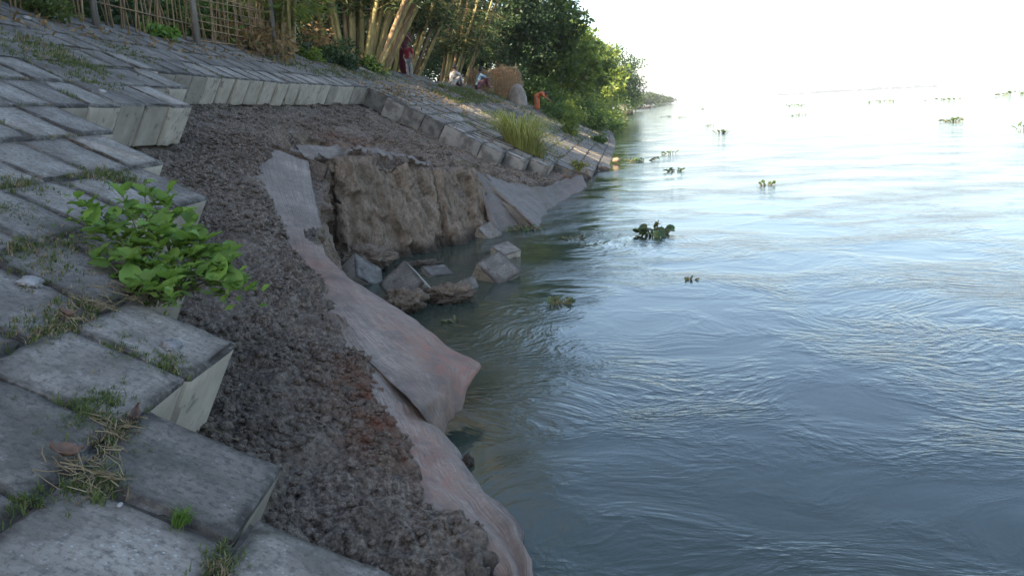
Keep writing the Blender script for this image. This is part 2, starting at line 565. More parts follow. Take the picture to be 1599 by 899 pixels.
VTOP_V = [-5.56, -5.56, -5.05, -4.4, -3.9, -3.4]
def vtop(u): return np.interp(u, VTOP_U, VTOP_V)
def top_z(u): return CAMZ - HP * CT - vtop(u) * ST
def top_pt(u, back, dz=0.):
    """on the flat ground, 'back' metres behind the brow"""
    v = vtop(u)
    return Vector(wz(float(u), float(v * CT - HP * ST - back), float(top_z(u) + dz + .05 * min(back, 3) * 0)))

def on_plane(px, py, off):
    """photo pixel -> (u, w) where its ray meets the straight bank plane lowered by off"""
    d = _f + _r * ((px - 799.5) / F) - _u * ((py - 449.5) / F)
    a = .0416
    n = Vector((ST * math.cos(a), -ST * math.sin(a), CT))
    t = -(HP + off) / d.dot(n)
    p = Vector((0, 0, CAMZ)) + d * t
    return uw(p.x, p.y)

def project(p):
    q = Vector(p) - Vector((0, 0, CAMZ))
    z = q.dot(_f)
    if z < .05: return None
    return 799.5 + F * q.dot(_r) / z, 449.5 - F * q.dot(_u) / z, z

# ================================================================== LARGE STRUCTURE
# ---- river
mb = MB()
mb.add([(-400, -60, 0), (6000, -60, 0), (6000, 9000, 0), (-400, 9000, 0)], [(0, 1, 2, 3)])
tag(mb.build('river', M['water']), kind='structure')

# ---- top of the bank (flat village ground), one sheet reaching the horizon
us = np.concatenate([np.arange(-40, 60, 1.), np.arange(60, 880, 10.)])
backs = np.array([-.35, .0, .25, .8, 1.6, 3, 5, 8, 14, 25, 60, 300, 2000.])
G = np.zeros((len(us), len(backs), 3))
for j, bk in enumerate(backs):
    G[:, j] = wz(us, vtop(us) * CT - HP * ST - bk, top_z(us) - .02)
G[:, 0, 2] -= .40
G[:, 2:, 2] += .05 * fbm(G[:, 2:] * .8, 3) + .03
nu, nb = len(us), len(backs)
idx = np.arange(nu * nb).reshape(nu, nb)
Fq = np.stack([idx[:-1, :-1], idx[:-1, 1:], idx[1:, 1:], idx[1:, :-1]], -1).reshape(-1, 4)
tag(link('ground', mesh_from('ground', G.reshape(-1, 3), Fq, True), M['ground']), kind='structure')

# ---- bared soil of the bank: one loft, brow -> broken edge -> cut face -> river bed
# broken edge: u, w of edge, depth under block plane, w of its foot at the water
EDGE = [(-3, .15, .45, .35), (2, .1, .45, .3), (3.1, -.10, .45, .05), (4.0, -.38, .45, -.25), (4.7, -.62, .45, -.52), (5.5, -.98, .45, -.88),
        (6.2, -1.50, .45, -1.38), (7.0, -1.98, .46, -1.85), (8.0, -2.22, .45, -2.08), (9.2, -2.46, .42, -2.3), (10.0, -2.60, .36, -2.44), (10.22, -2.64, .34, -2.48),
        (10.28, -3.5, .34, -3.45), (11.2, -3.3, .26, -3.2), (12.0, -2.72, .2, -2.6), (12.65, -2.25, .14, -2.1), (12.84, -2.1, .11, -1.9), (12.92, -1.6, .09, -.95),
        (13.4, -1.40, .07, -.86), (13.9, -1.3, .06, -.9), (14.1, -1.7, .06, -1.5), (14.9, -1.65, .06, -1.4)]
for (ex, ey, eY), (bx, by) in zip([(790, 281, 16.6), (840, 286, 17.8), (880, 277, 20), (905, 271, 22), (935, 264, 24.5)],
                                  [(800, 330), (830, 318), (872, 306), (906, 294), (944, 268)]):
    pe = at(ex, ey, eY); pb = on_water(bx, by)
    ue, we = uw(pe.x, pe.y); ub, wb = uw(pb.x, pb.y)
    EDGE.append((ue, we, max(.1, (plane_z(we) - pe.z) * CT), max(we + .15, wb)))
EDGE += [(28, .0, .45, .45), (60, .2, .45, .6), (880, .2, .45, .6)]
EDGE = np.array(EDGE)
# left margin of the cloth: soil lies thick left of it and thin under it
MARG = np.array([on_plane(x, y, .40) for x, y in [(425, 228), (393, 262), (415, 310), (437, 358), (460, 395), (486, 425), (510, 470), (532, 520), (556, 565), (584, 625), (612, 700), (648, 752), (700, 812), (780, 890), (830, 960)]])
MARG = MARG[np.argsort(MARG[:, 0])]
def marg_w(u): return np.interp(u, MARG[:, 0], MARG[:, 1], left=.2, right=-1.)
HOLE = np.array([(-3, .1), (2.0, .1), (2.3, -.35), (3.1, -.8), (4, -1.3), (5.2, -1.8), (5.6, -2.3), (6, -2.9), (8.2, -3.2), (9.2, -3.7), (10, -4.2), (18, -4.2), (19, -1), (24, .3), (30, .3), (880, .3)])

su = np.concatenate([np.arange(-3, 1.4, .1), np.arange(1.4, 6.2, .02), np.arange(6.2, 10.4, .03), np.arange(10.4, 13.2, .02), np.arange(13.2, 19, .04), np.arange(19, 30, .15), np.arange(30, 100, 1.), np.arange(100, 870, 10)])
K1, K2, K3, K4 = 30, 150, 80, 14
wE = np.interp(su, EDGE[:, 0], EDGE[:, 1]); oE = np.interp(su, EDGE[:, 0], EDGE[:, 2]); wB = np.interp(su, EDGE[:, 0], EDGE[:, 3])
wT = (vtop(su) - .3) * CT - HP * ST
wH = np.minimum(np.interp(su, HOLE[:, 0], HOLE[:, 1]) * CT - HP * ST - .25, wE - .1)
prof_w = []; prof_z = []; tagk = []
def z_slope(u, w_, frac):
    off = .45 + (oE - .45) * sstep(.25, 1., frac)
    mw = marg_w(u)
    inz = (u < 10.2)
    off = off + np.where(inz, .17 * sstep(-.02, .14, w_ - mw) - .07 * sstep(-.9, -.15, w_ - mw) * (1 - sstep(-.02, .14, w_ - mw)), 0)
    return plane_z(w_, off)
for k in range(K1):
    f_ = k / K1
    w_ = wT + (wH - wT) * f_
    prof_w.append(w_); prof_z.append(plane_z(w_, .45)); tagk.append(0)
for k in range(K2):
    f_ = k / (K2 - 1)
    w_ = wH + (wE - wH) * f_
    prof_w.append(w_); prof_z.append(z_slope(su, w_, f_)); tagk.append(0)
zE = prof_z[-1]
for k in range(1, K3 + 1):
    f_ = k / K3
    g_ = f_ ** 1.25
    prof_w.append(wE + (wB - wE) * g_); prof_z.append(zE * (1 - f_) + (-.02) * f_); tagk.append(1)
for k in range(1, K4 + 1):
    f_ = k / K4
    prof_w.append(wB + .25 * f_ + 3.0 * f_ * f_); prof_z.append(-.02 - 1.6 * f_ + 0 * wB); tagk.append(1)
Wm = np.stack(prof_w, 1); Zm = np.stack(prof_z, 1)
P = wz(np.repeat(su[:, None], Wm.shape[1], 1), Wm, Zm)
def grid_normals(P):
    a = np.gradient(P, axis=0); b_ = np.gradient(P, axis=1)
    n = np.cross(b_, a)
    return n / (np.linalg.norm(n, axis=-1)[..., None] + 1e-9)
N = grid_normals(P)
# soften the normals so sharp corners do not fold over
for _ in range(6):
    N[1:-1] = (N[:-2] + N[1:-1] * 2 + N[2:]) / 4
    N[:, 1:-1] = (N[:, :-2] + N[:, 1:-1] * 2 + N[:, 2:]) / 4
N /= np.linalg.norm(N, axis=-1)[..., None]
tk = np.array(tagk)[None, :].repeat(len(su), 0)
kk = np.arange(Wm.shape[1])[None, :].repeat(len(su), 0)
bare = sstep(K1 - 8, K1 + 6, kk)
rid = 1 - np.abs(fbm(P * 5.5 + 3.1, 4)) * 2.2
Pj = P + .05 * np.stack([noise3(P * 7), noise3(P * 7 + 40), noise3(P * 7 + 80)], -1)
w1, c1 = worley(Pj * 9); w2, c2 = worley(Pj * 21 + 5)
lump = .10 * fbm(P * 1.9, 3) + .05 * np.abs(fbm(P * np.array([1.2, 4.5, 1.2]) + 70, 3)) + .040 * (rid - .6) + .030 * fbm(P * 16, 3, gain=.65) + .030 * (.5 - w1) * (.6 + .8 * c1) + .024 * (.5 - w2) + .03 * c1 * sstep(0, .3, fbm(P * 1.7 + 30, 2))
cliffP = P * np.array([2.6, 2.6, .75])
v1, k1 = worley((Pj + .08 * np.stack([noise3(P * 3 + 9), noise3(P * 3 + 50), noise3(P * 3 + 70)], -1)) * np.array([3.2, 3.2, 1.5])); v2, k2 = worley(Pj * np.array([9, 9, 4.5]) + 8); v3, k3 = worley(Pj * np.array([24, 24, 15]) + 3)
cl = .12 * fbm(cliffP, 3) + .12 * k1 + .06 * (.5 - v1) + .03 * k2 + .02 * (.5 - v2) + .012 * (.5 - v3) + .006 * k3 + .025 * fbm(P * np.array([14, 14, 6]), 3, gain=.6)
edgeblend = sstep(K1 + K2 - 6, K1 + K2 + 8, kk)
disp = (lump * (1 - edgeblend) + cl * edgeblend) * bare
disp *= np.where(su < 30, 1, .3)[:, None]
disp = disp * (1 - .85 * edgeblend * (1 - sstep(6., 7.2, su))[:, None])
# under the cloth keep the soil quiet
ucl = sstep(.02, .12, Wm - marg_w(su)[:, None]) * (su < 9.8)[:, None] * (1 - edgeblend)
disp = disp * (1 - .85 * ucl)
P = P + N * disp[..., None]
nu, nb = P.shape[:2]
idx = np.arange(nu * nb).reshape(nu, nb)
Fq = np.stack([idx[:-1, :-1], idx[:-1, 1:], idx[1:, 1:], idx[1:, :-1]], -1).reshape(-1, 4)
me = mesh_from('bank_soil', P.reshape(-1, 3), Fq, True)
def gauss(P, c, r): return np.exp(-((P[..., :2] - np.array(c[:2])) ** 2).sum(-1) / (r * r))
def red_field(P):
    return np.clip(1.1 * gauss(P, (-.72, 4.35), .32) + .9 * gauss(P, (-.62, 3.8), .22) + .7 * gauss(P, (-2.45, 12.2), .5) + 1.2 * gauss(P, at(905, 275, 21), 1.3) + .35 * gauss(P, (-1.7, 9.6), 1.2) + .5 * gauss(P, (-2.5, 13.5), .9), 0, 1)
def set_attr(me, name, vals):
    a = me.attributes.new(name, 'FLOAT', 'POINT'); a.data.foreach_set('value', np.asarray(vals, np.float32).ravel())
set_attr(me, 'red', red_field(P))
set_attr(me, 'face', edgeblend * (su > 6.5)[:, None] * (1 - .55 * sstep(13.5, 16, su))[:, None] * sstep(-.1, .1, fbm(P * 1.1, 2) + .12))
set_attr(me, 'wet', (1 - sstep(.02, .16, P[..., 2])) * .9)
soil = tag(link('bank_soil', me, M['soil']), kind='structure')
soilP, soilN, soilbare = P, N, bare * (1 - edgeblend) * (1 - ucl)

# ---- concrete block revetment: every block an object of the paving
def block_mesh(name, seed, cuts=9, chip=.007, gap=.011, big=.09):
    n = cuts
    hs, hz = (BS - gap) / 2, .21
    bm = bmesh.new()
    bmesh.ops.create_cube(bm, size=2)
    bmesh.ops.subdivide_edges(bm, edges=bm.edges[:], cuts=n, use_grid_fill=True)
    co = np.array([v.co[:] for v in bm.verts])
    s_ = np.array([hs, hs, hz])
    a_ = np.abs(co); inner = 1 - 2 / (n + 1)
    co = np.sign(co) * np.where(a_ > .999, 1, a_ / inner * (1 - .022 / s_))
    p = co * s_
    e = np.sort(s_ - np.abs(p), axis=1)                # distance to faces
    edge_d = e[:, 1]                                   # small near an edge
    r = np.random.default_rng(seed)
    o = r.uniform(-50, 50, 3)
    nz = fbm(p * 9 + o, 3)
    nz2 = fbm(p * 3 + o + 9, 2)
    inward = -np.sign(p) * (s_ - np.abs(p) < .006)
    amt = np.where(edge_d < .004, chip * (1.0 + 1.5 * nz) + big * np.clip(nz2 - .14, 0, 1), 0)
    p = p + inward * amt[:, None]
    t_ = co[:, 2] > .999
    p[:, 2] += np.where(t_, .006 * fbm(p * 7 + o, 3) + .004 * fbm(p * 25 + o, 2), 0)
    p[:, :2] *= (1 + .012 * nz2)[:, None]
    for v, q in zip(bm.verts, p): v.co = q - np.array([0, 0, hz])
    me = bpy.data.meshes.new(name)
    bm.normal_update()
    rimv = np.where(np.max(np.abs(co[:, :2]), 1) > .9, 1., .0) * (.6 if n < 4 else 1.)
    tops = [1. if f.normal.z > .2 or f.calc_center_median().z > -.024 else 0. for f in bm.faces]
    bm.to_mesh(me); bm.free()
    a = me.attributes.new('top', 'FLOAT', 'FACE'); a.data.foreach_set('value', tops)
    set_attr(me, 'rim', rimv)
    me.polygons.foreach_set('use_smooth', [True] * len(me.polygons))
    me.set_sharp_from_angle(angle=math.radians(38))
    me.materials.append(M['concrete'])
    return me
BV = [block_mesh('concrete_block', 10 + i, 8 if i < 6 else 8) for i in range(9)]
BL = [block_mesh('concrete_block_low', 40 + i, 2, .008, .036) for i in range(4)]

DV = [block_mesh('concrete_block_damp', 90 + i, 6) for i in range(3)]
for me in DV: me.materials[0] = M['damp']

V0, U0 = -.757, 1.868                                 # a joint in the photographed grid
# row r lies between V0+(r)*BS and V0+(r+1)*BS ; first row with a joint at L1 is r=0
ENDS = {1: 2.20, 0: 2.52, -1: 3.31, -2: 4.05, -3: 5.34, -4: 5.74, -5: 5.95, -6: 8.42, -7: 9.4}
FAR0 = {-8: 0, -7: 18.35, -6: 18.2, -5: 18.1, -4: 18.05, -3: 18.0, -2: 17.75, -1: 17.7, 0: 18.2, 1: 19.0, 2: 20.5, 3: 22.6, 4: 25.5, 5: 28}
rr = random.Random(11)
blocks = []
for r in range(-11, 6):
    spans = []
    if r <= -8: spans = [(-1.5, 64)]
    else:
        if r in ENDS: spans.append((-1.5, ENDS[r]))
        if r in FAR0: spans.append((FAR0[r], 64))
    for (a, b_) in spans:
        # count back from the broken end so the last block ends there
        if b_ < 30:
            ends = b_; k = 0
            while ends - BS * k > a: blocks.append((r, ends - BS * (k + .5))); k += 1
        else:
            st = a if a > 5 else U0 - 8 * BS + rr.uniform(0, .3); k = 0
            while st + BS * (k + 1) < b_: blocks.append((r, st + BS * (k + .5))); k += 1
rows = []
for (r, u) in blocks:
    v = V0 + (r + .5) * BS
    if v < float(vtop(u)) - .35: continue
    c = bank(u, v)
    pr = project(c)
    if pr is None:
        vis = -1
        if np.linalg.norm(c - np.array([0, 0, CAMZ])) > 2.2: continue
    else:
        x, y, d = pr
        if not (-90 - 300 / d < x < 1000 + 600 / d and -60 < y < 930 + 500 / d): continue
        vis = 1 / d ** 2
    rows.append((vis, r, u, v))
# broken edges show whole faces: they rank with the largest
def rank(t):
    vis, r, u, v = t
    near_edge = (r in ENDS and ENDS[r] - u < .6) or (r in FAR0 and 0 < u - FAR0[r] < .6) or (r == -8 and 9 < u < 18.5)
    return -(vis + (.02 if near_edge else 0))
rows.sort(key=rank)
paving = bpy.data.objects.new('block_paving', None); COL.objects.link(paving); paving['kind'] = 'structure'
paving['label'] = 'sloping riverbank paved with weathered square concrete blocks'
low = MB(); lowtop = []; lowrim = []
block_list = []
for i, (vis, r, u, v) in enumerate(rows):
    far = 1 + 2.2 * (u > 18.2)
    upper = 1.6 if (r == -8 and 9 < u < 18.5) else 1
    jit = Euler((math.radians(rr.gauss(0, .4) * upper * far), math.radians(rr.gauss(0, .4) * far * upper), math.radians(rr.gauss(0, .7) * upper))).to_matrix()
    rot = bank_rot(u) @ jit
    out = rr.gauss(0, .0035) * upper * far
    p = bank(u + rr.gauss(0, .004), v + rr.gauss(0, .004), -out)
    if i < 296:
        d = 3 if vis < 0 else vis ** -.5
        me = BV[rr.randrange(len(BV))] if d < 22 else BL[rr.randrange(4)]
        if r in FAR0 and r > -8 and -.1 < u - FAR0[r] < .6: me = DV[rr.randrange(3)]
        mt = rot.to_4x4(); mt.translation = Vector(p)
        fl = Matrix.Rotation(math.pi / 2 * rr.randrange(4), 4, 'Z')
        o = link('concrete_block', me, None, paving, mtx=mt @ fl)
        block_list.append((r, u, v))
    else:
        me = BL[rr.randrange(4)]
        vv = np.array([x.co[:] for x in me.vertices]) @ np.array(rot.transposed()) + np.asarray(p)
        low.add(vv, [tuple(pl.vertices) for pl in me.polygons])
        lowtop += [x.value for x in me.attributes['top'].data]; lowrim += [x.value for x in me.attributes['rim'].data]
o = low.build('concrete_blocks', M['concrete'], paving)
a = o.data.attributes.new('top', 'FLOAT', 'FACE'); a.data.foreach_set('value', lowtop)
set_attr(o.data, 'rim', lowrim)
o['kind'] = 'stuff'
# earth packed in the joints, just under the block tops
jf = MB()
have = {}
for (vis, r, u, v) in rows: have.setdefault(r, []).append(u)
def covered(r, u): return any(abs(u - x) < BS * .55 for x in have.get(r, []))
for (vis, r, u, v) in rows:
    if u > 40: continue
    h = BS / 2
    ea = h if covered(r, u + BS) else h - .03
    eb = h if covered(r, u - BS) else h - .03
    ec = h if covered(r + 1, u - .2) and covered(r + 1, u + .2) else h - .03
    q = [bank(u - eb, v - h, .02), bank(u - eb, v + ec, .02), bank(u + ea, v + ec, .02), bank(u + ea, v - h, .02)]
    jf.add(q, [(0, 1, 2, 3)])
o = jf.build('joint_earth', M['joint'], paving)
o['kind'] = 'stuff'
# far stretch of the same revetment, beyond where blocks can be told apart
us = np.concatenate([np.arange(63.8, 100, 4.), np.arange(100, 880, 20.)])
vsn = np.linspace(0, 1, 9)
A = np.zeros((len(us), 9, 3))
for j, t_ in enumerate(vsn):
    A[:, j] = bank(us, vtop(us) + (1.7 - vtop(us)) * t_, 0)
idx = np.arange(A.shape[0] * 9).reshape(-1, 9)
me = mesh_from('far_revetment', A.reshape(-1, 3), np.stack([idx[:-1, :-1], idx[:-1, 1:], idx[1:, 1:], idx[1:, :-1]], -1).reshape(-1, 4))
a = me.attributes.new('top', 'FLOAT', 'FACE'); a.data.foreach_set('value', [1.] * len(me.polygons))
tag(link('far_revetment', me, M['concrete']), kind='structure')

# ---- detached soil slab standing in front of the crack
def slab(FL, FR, BLft, BRgt, zl, zr, thick, name, label, seed, nx=90, nz=70, ny=10):
    bk = Vector((-(FR - FL).y, (FR - FL).x, 0)).normalized() * thick
    def pt(a, b_, c):                       # a along, b_ back, c up
        top = FL.lerp(FR, a); bot = BLft.lerp(BRgt, a)
        p = bot.lerp(top, c) + bk * b_ * (.75 + .25 * c)
        p.z = -.25 + (.25 + zl + (zr - zl) * a) * c
        return p
    V = []; Fs = []; key = {}
    def vid(i, j, k):
        if (i, j, k) not in key:
            key[(i, j, k)] = len(V); V.append(tuple(pt(i / nx, j / ny, k / nz)))
        return key[(i, j, k)]
    for i in range(nx):
        for k in range(nz):
            Fs.append((vid(i, 0, k), vid(i + 1, 0, k), vid(i + 1, 0, k + 1), vid(i, 0, k + 1)))
            Fs.append((vid(i, ny, k), vid(i, ny, k + 1), vid(i + 1, ny, k + 1), vid(i + 1, ny, k)))
        for j in range(ny):
            Fs.append((vid(i, j, nz), vid(i + 1, j, nz), vid(i + 1, j + 1, nz), vid(i, j + 1, nz)))
    for j in range(ny):
        for k in range(nz):
            Fs.append((vid(0, j, k), vid(0, j, k + 1), vid(0, j + 1, k + 1), vid(0, j + 1, k)))
            Fs.append((vid(nx, j, k), vid(nx, j + 1, k), vid(nx, j + 1, k + 1), vid(nx, j, k + 1)))
    V = np.array(V)
    me = mesh_from(name, V, Fs, True)
    nn = np.zeros(len(V) * 3, np.float32); me.vertices.foreach_get('normal', nn); nn = nn.reshape(-1, 3)
    Pj = V + .05 * np.stack([noise3(V * 7), noise3(V * 7 + 40), noise3(V * 7 + 80)], -1) + seed
    v1, k1 = worley((Pj + .1 * np.stack([noise3(V * 3 + 9), noise3(V * 3 + 50), noise3(V * 3 + 70)], -1)) * np.array([3.2, 3.2, 1.3]))
    v2, k2 = worley(Pj * np.array([10, 10, 4.0]) + 8); v3, k3 = worley(Pj * np.array([26, 26, 16]) + 3)
    d = .09 * fbm(V * np.array([2.5, 2.5, .9]) + seed, 3) + .085 * k1 + .05 * (.5 - v1) + .028 * k2 + .02 * (.5 - v2) + .012 * (.5 - v3) + .006 * k3 + .015 * fbm(V * np.array([14, 14, 6]), 3)
    V = V + nn * d[:, None] + np.array([0, 0, .06]) * fbm(V * np.array([5, 5, 0.]) + seed, 3)[:, None] * sstep(.7, 1.1, V[:, 2])[:, None]
    me.vertices.foreach_set('co', V.astype(np.float32).ravel()); me.update()
    set_attr(me, 'red', .25 * sstep(0, .3, fbm(V * 1.5 + 60, 2)))
    set_attr(me, 'face', 1 - .75 * sstep(.75, .95, nn[:, 2]))
    set_attr(me, 'wet', (1 - sstep(.02, .2, V[:, 2])) * .85)
    return tag(link(name, me, M['soil']), label, 'soil slab', 'soil slabs split off the bank')
slab(Vector((-2.19, 10.78, 0)), Vector((-1.12, 12.42, 0)), Vector((-2.02, 10.47, 0)), Vector((-.86, 11.75, 0)), 1.36, 1.10, .48, 'soil_slab', 'tall upright slab of pale brown soil right of the dark crack', 3)
slab(Vector((-1.02, 12.55, 0)), Vector((-.42, 13.75, 0)), Vector((-.78, 11.85, 0)), Vector((-.38, 12.75, 0)), 1.04, .92, .4, 'soil_slab', 'lower crumbling soil slab between the tall slab and the far cloth', 9, 60, 60, 8)

# ---- crumbs and clods lying on the bared soil (nobody could count them)
def ico(sub=1):
    bm = bmesh.new(); bmesh.ops.create_icosphere(bm, subdivisions=sub, radius=1)
    V = np.array([v.co[:] for v in bm.verts]); Fs = np.array([[v.index for v in f.verts] for f in bm.faces]); bm.free()
    return V, Fs
IV, IF = ico(0)
IV = IV * 1.15
prob = soilbare * (su < 19)[:, None]
dens = np.clip(prob, 0, 1) * np.gradient(su)[:, None] * np.abs(np.gradient(Wm, axis=1))
dens *= np.clip(.35 + 1.6 * fbm(soilP * 1.3 + 4, 3), .05, 2)
dens /= np.clip(soilP[..., 1:2][..., 0], 2.2, 20) ** 1.1
flat = dens.ravel() / dens.sum()
NC = 42000
pick = RNG.choice(len(flat), NC, p=flat)
cp = soilP.reshape(-1, 3)[pick]; cn = soilN.reshape(-1, 3)[pick]
rad = np.clip(RNG.lognormal(math.log(.0088), .55, NC), .003, .03) * (1 + .06 * np.clip(cp[:, 1] - 4, 0, 12))
shape = np.stack([1 + .9 * fbm(IV * 1.6 + k * 7.7, 3) + .5 * fbm(IV * 4 + k, 2) for k in range(24)])
vi = RNG.integers(0, 24, NC)
ang = RNG.uniform(0, 6.283, NC)
sc3 = RNG.uniform(.65, 1.35, (NC, 3)) * np.array([1, 1, .75])
base = IV[None] * shape[vi][..., None] * sc3[:, None] * rad[:, None, None]
ca, sa = np.cos(ang)[:, None], np.sin(ang)[:, None]
bx = base[..., 0] * ca - base[..., 1] * sa; by = base[..., 0] * sa + base[..., 1] * ca
V = np.stack([bx, by, base[..., 2]], -1) + (cp + cn * (rad * .30)[:, None])[:, None]
Fa = (IF[None] + (np.arange(NC) * len(IV))[:, None, None]).reshape(-1, 3)
me = mesh_from('soil_clods', V.reshape(-1, 3), Fa, False)
set_attr(me, 'red', np.repeat(red_field(cp), len(IV)))
tag(link('soil_clods', me, M['clod']), 'dark brown crumbled soil clods strewn over the bared bank', 'soil', kind='stuff')

# ---- geotextile cloths
def sheet(name, rows_px, label, red_fn=None, nu=90, nv=60, wob=.017, folds=None, thick=.003, tear=None, dirt_fn=None, uvlen=(1., 1.), mat='sheet'):
    """rows of world points (each row from one edge to the other) -> smooth cloth with thickness"""
    Cg = np.array([[tuple(p) for p in row] for row in rows_px])       # R x K x 3
    R, K = Cg.shape[:2]
    def interp(A, n):
        t = np.linspace(0, len(A) - 1, n); i = np.clip(t.astype(int), 0, len(A) - 2); f_ = (t - i)
        p0 = A[np.maximum(i - 1, 0)]; p1 = A[i]; p2 = A[i + 1]; p3 = A[np.minimum(i + 2, len(A) - 1)]
        f_ = f_.reshape(-1, *([1] * (A.ndim - 1)))
        return .5 * (2 * p1 + (p2 - p0) * f_ + (2 * p0 - 5 * p1 + 4 * p2 - p3) * f_ ** 2 + (3 * p1 - p0 - 3 * p2 + p3) * f_ ** 3)
    tt = np.linspace(0, R - 1, nu); ii = np.clip(tt.astype(int), 0, R - 2); ff = (tt - ii)[:, None, None]
    A = Cg[ii] * (1 - ff) + Cg[ii + 1] * ff               # straight, creased runs lengthwise
    A = interp(A.transpose(1, 0, 2), nv).transpose(1, 0, 2)
    n = grid_normals(A)
    n *= np.sign(n[..., 2:3] + 1e-6)
    s_ = np.linspace(0, 1, nu)[:, None]; t_ = np.linspace(0, 1, nv)[None, :]
    d = wob * fbm(A * 2.2 + 3, 3) + wob * .8 * (1 - 2 * np.abs(fbm(A * 3.1 + 11, 2))) + wob * .45 * fbm(A * np.array([9, 5, 9]) + 1, 3)
    if folds is not None: d = d + folds(s_, t_)
    A = A + n * d[..., None]
    idx = np.arange(nu * nv).reshape(nu, nv)
    keep = np.ones((nu - 1, nv - 1), bool)
    if tear is not None: keep = tear((s_[:-1] + s_[1:]) / 2 + 0 * t_[:, :-1], (t_[:, :-1] + t_[:, 1:]) / 2 + 0 * s_[:-1], (A[:-1, :-1] + A[1:, 1:]) / 2)
    Fq = np.stack([idx[:-1, :-1], idx[:-1, 1:], idx[1:, 1:], idx[1:, :-1]], -1)[keep].reshape(-1, 4)
    me = mesh_from(name, A.reshape(-1, 3), Fq, True)
    set_attr(me, 'red', np.clip((red_fn(A, s_, t_) if red_fn else 0) + 0 * A[..., 0], 0, 1))
    set_attr(me, 'dirt', np.clip((dirt_fn(A, s_, t_) if dirt_fn else 0) + 0 * A[..., 0], 0, 1))
    uvl = me.uv_layers.new(name='UVMap')
    li = np.zeros(len(me.loops), np.int32); me.loops.foreach_get('vertex_index', li)
    ST_ = np.stack([np.broadcast_to(t_ * uvlen[1], (nu, nv)), np.broadcast_to(s_ * uvlen[0], (nu, nv))], -1).reshape(-1, 2)
    uvl.data.foreach_set('uv', ST_[li].ravel().astype(np.float32))
    o = link(name, me, M[mat])
    md = o.modifiers.new('thickness', 'SOLIDIFY'); md.thickness = thick; md.offset = 0
    return tag(o, label, 'geotextile', 'torn geotextile cloths on the broken bank')

def pl(px, py, off, dx=0.):
    u, w_ = on_plane(px, py, off)
    return Vector(wz(u, w_ + dx, plane_z(w_ + dx, off)))
def lerp(a, b, t): return a + (b - a) * t

# upper cloth: from under the soil, down the slope, its free corner hanging over the water
LR = [((415, 226), (472, 230)), ((385, 262), (480, 252)), ((405, 312), (491, 305)), ((425, 358), (501, 352)), ((448, 397), (507, 400)), ((474, 430), (545, 436)), ((498, 474), (600, 471)),
      ((515, 520), (660, 512)), ((560, 568), (712, 551)), ((606, 612), (747, 574)), ((650, 655), (726, 606)), ((688, 690), (719, 640))]
RY = [None, None, None, None, None, None, 6.05, 5.72, 5.52, 5.36, 5.06, 4.86]
rows_ = []
for k, ((lx, ly), (rx, ry)) in enumerate(LR):
    a = pl(lx, ly, .435)
    b_ = pl(rx, ry, .36) if RY[k] is None else at(rx, ry, RY[k])
    if k >= 7: a = a + Vector((.01, 0, .055))
    if k == len(LR) - 1: a = at(lx, ly, 4.6)
    c1 = lerp(a, b_, .33) + Vector((0, 0, .02)); c2 = lerp(a, b_, .66) + Vector((0, 0, .03))
    rows_.append([a, c1, c2, b_])
def fold1(s_, t_):
    return .018 * np.sin(t_ * 19 + 3 * s_) * sstep(.55, .95, s_) * t_ + .012 * np.sin(s_ * 25 + t_ * 6) * sstep(.7, 1, t_)
def tear1(s_, t_, A):
    nz = fbm(np.stack([s_ * 30, t_ * 9, 0 * s_], -1), 3)
    edge = t_ > 1 - (.05 * (s_ < .45) + .035) * np.abs(nz)
    notch = ((s_ - .315) / .028) ** 2 + ((t_ - 1.) / .42) ** 2 < 1 + .6 * nz
    topc = s_ < .03 + .03 * nz
    return ~(edge | notch | topc)
sheet('geotextile_sheet', rows_, 'grey and rust stained cloth whose pointed corner hangs over the water below the cut bank',
      lambda A, s_, t_: 1.0 * np.exp(-((s_ - .80) / .13) ** 2) * sstep(.30, .65, t_) + .75 * np.exp(-((s_ - .42) / .11) ** 2) * (1 - .4 * t_) + .25 * sstep(.35, .5, s_),
      nu=130, nv=64, folds=fold1, tear=tear1, dirt_fn=lambda A, s_, t_: .9 * (1 - sstep(.0, .16, t_)) + .35 * sstep(.5, .7, fbm(A * 2, 2) + .5), uvlen=(4.5, 1.2))

# lower cloth in front, lapping over the upper one along a fold
LR = [((512, 496), (530, 506), 5.04), ((535, 545), (572, 552), 4.86), ((562, 590), (612, 600), 4.74), ((578, 640), (652, 640), 4.70), ((590, 700), (697, 690), 4.56), ((618, 755), (722, 728), 4.24),
      ((670, 812), (752, 768), 3.93), ((745, 880), (806, 826), 3.50), ((790, 925), (823, 885), 3.18), ((805, 975), (828, 950), 2.86), ((815, 1100), (832, 1080), 2.3)]
rows_ = []
for lx_, rx_, Y in LR:
    a = pl(lx_[0], lx_[1], .44, -.06)
    b_ = at(rx_[0], rx_[1], Y)
    n_ = Vector((.45, 0, .89))
    lip = -.05 if Y > 4.3 else .0
    if Y > 4.3: b_ = b_ + Vector((.07, .02, -.02))
    rows_.append([a, lerp(a, b_, .3) + n_ * .035, lerp(a, b_, .62) + n_ * .04, lerp(a, b_, .88) + n_ * (.03 + lip * .6), b_ + Vector((.012, 0, -.015)) + n_ * lip])
def fold2(s_, t_):
    return .016 * np.sin(t_ * 16 - 4 * s_ + 1.2 * np.sin(5 * s_)) * sstep(.25, .6, s_) * sstep(.15, .5, t_) + .02 * sstep(.8, 1, t_) * np.sin(s_ * 21)* .5
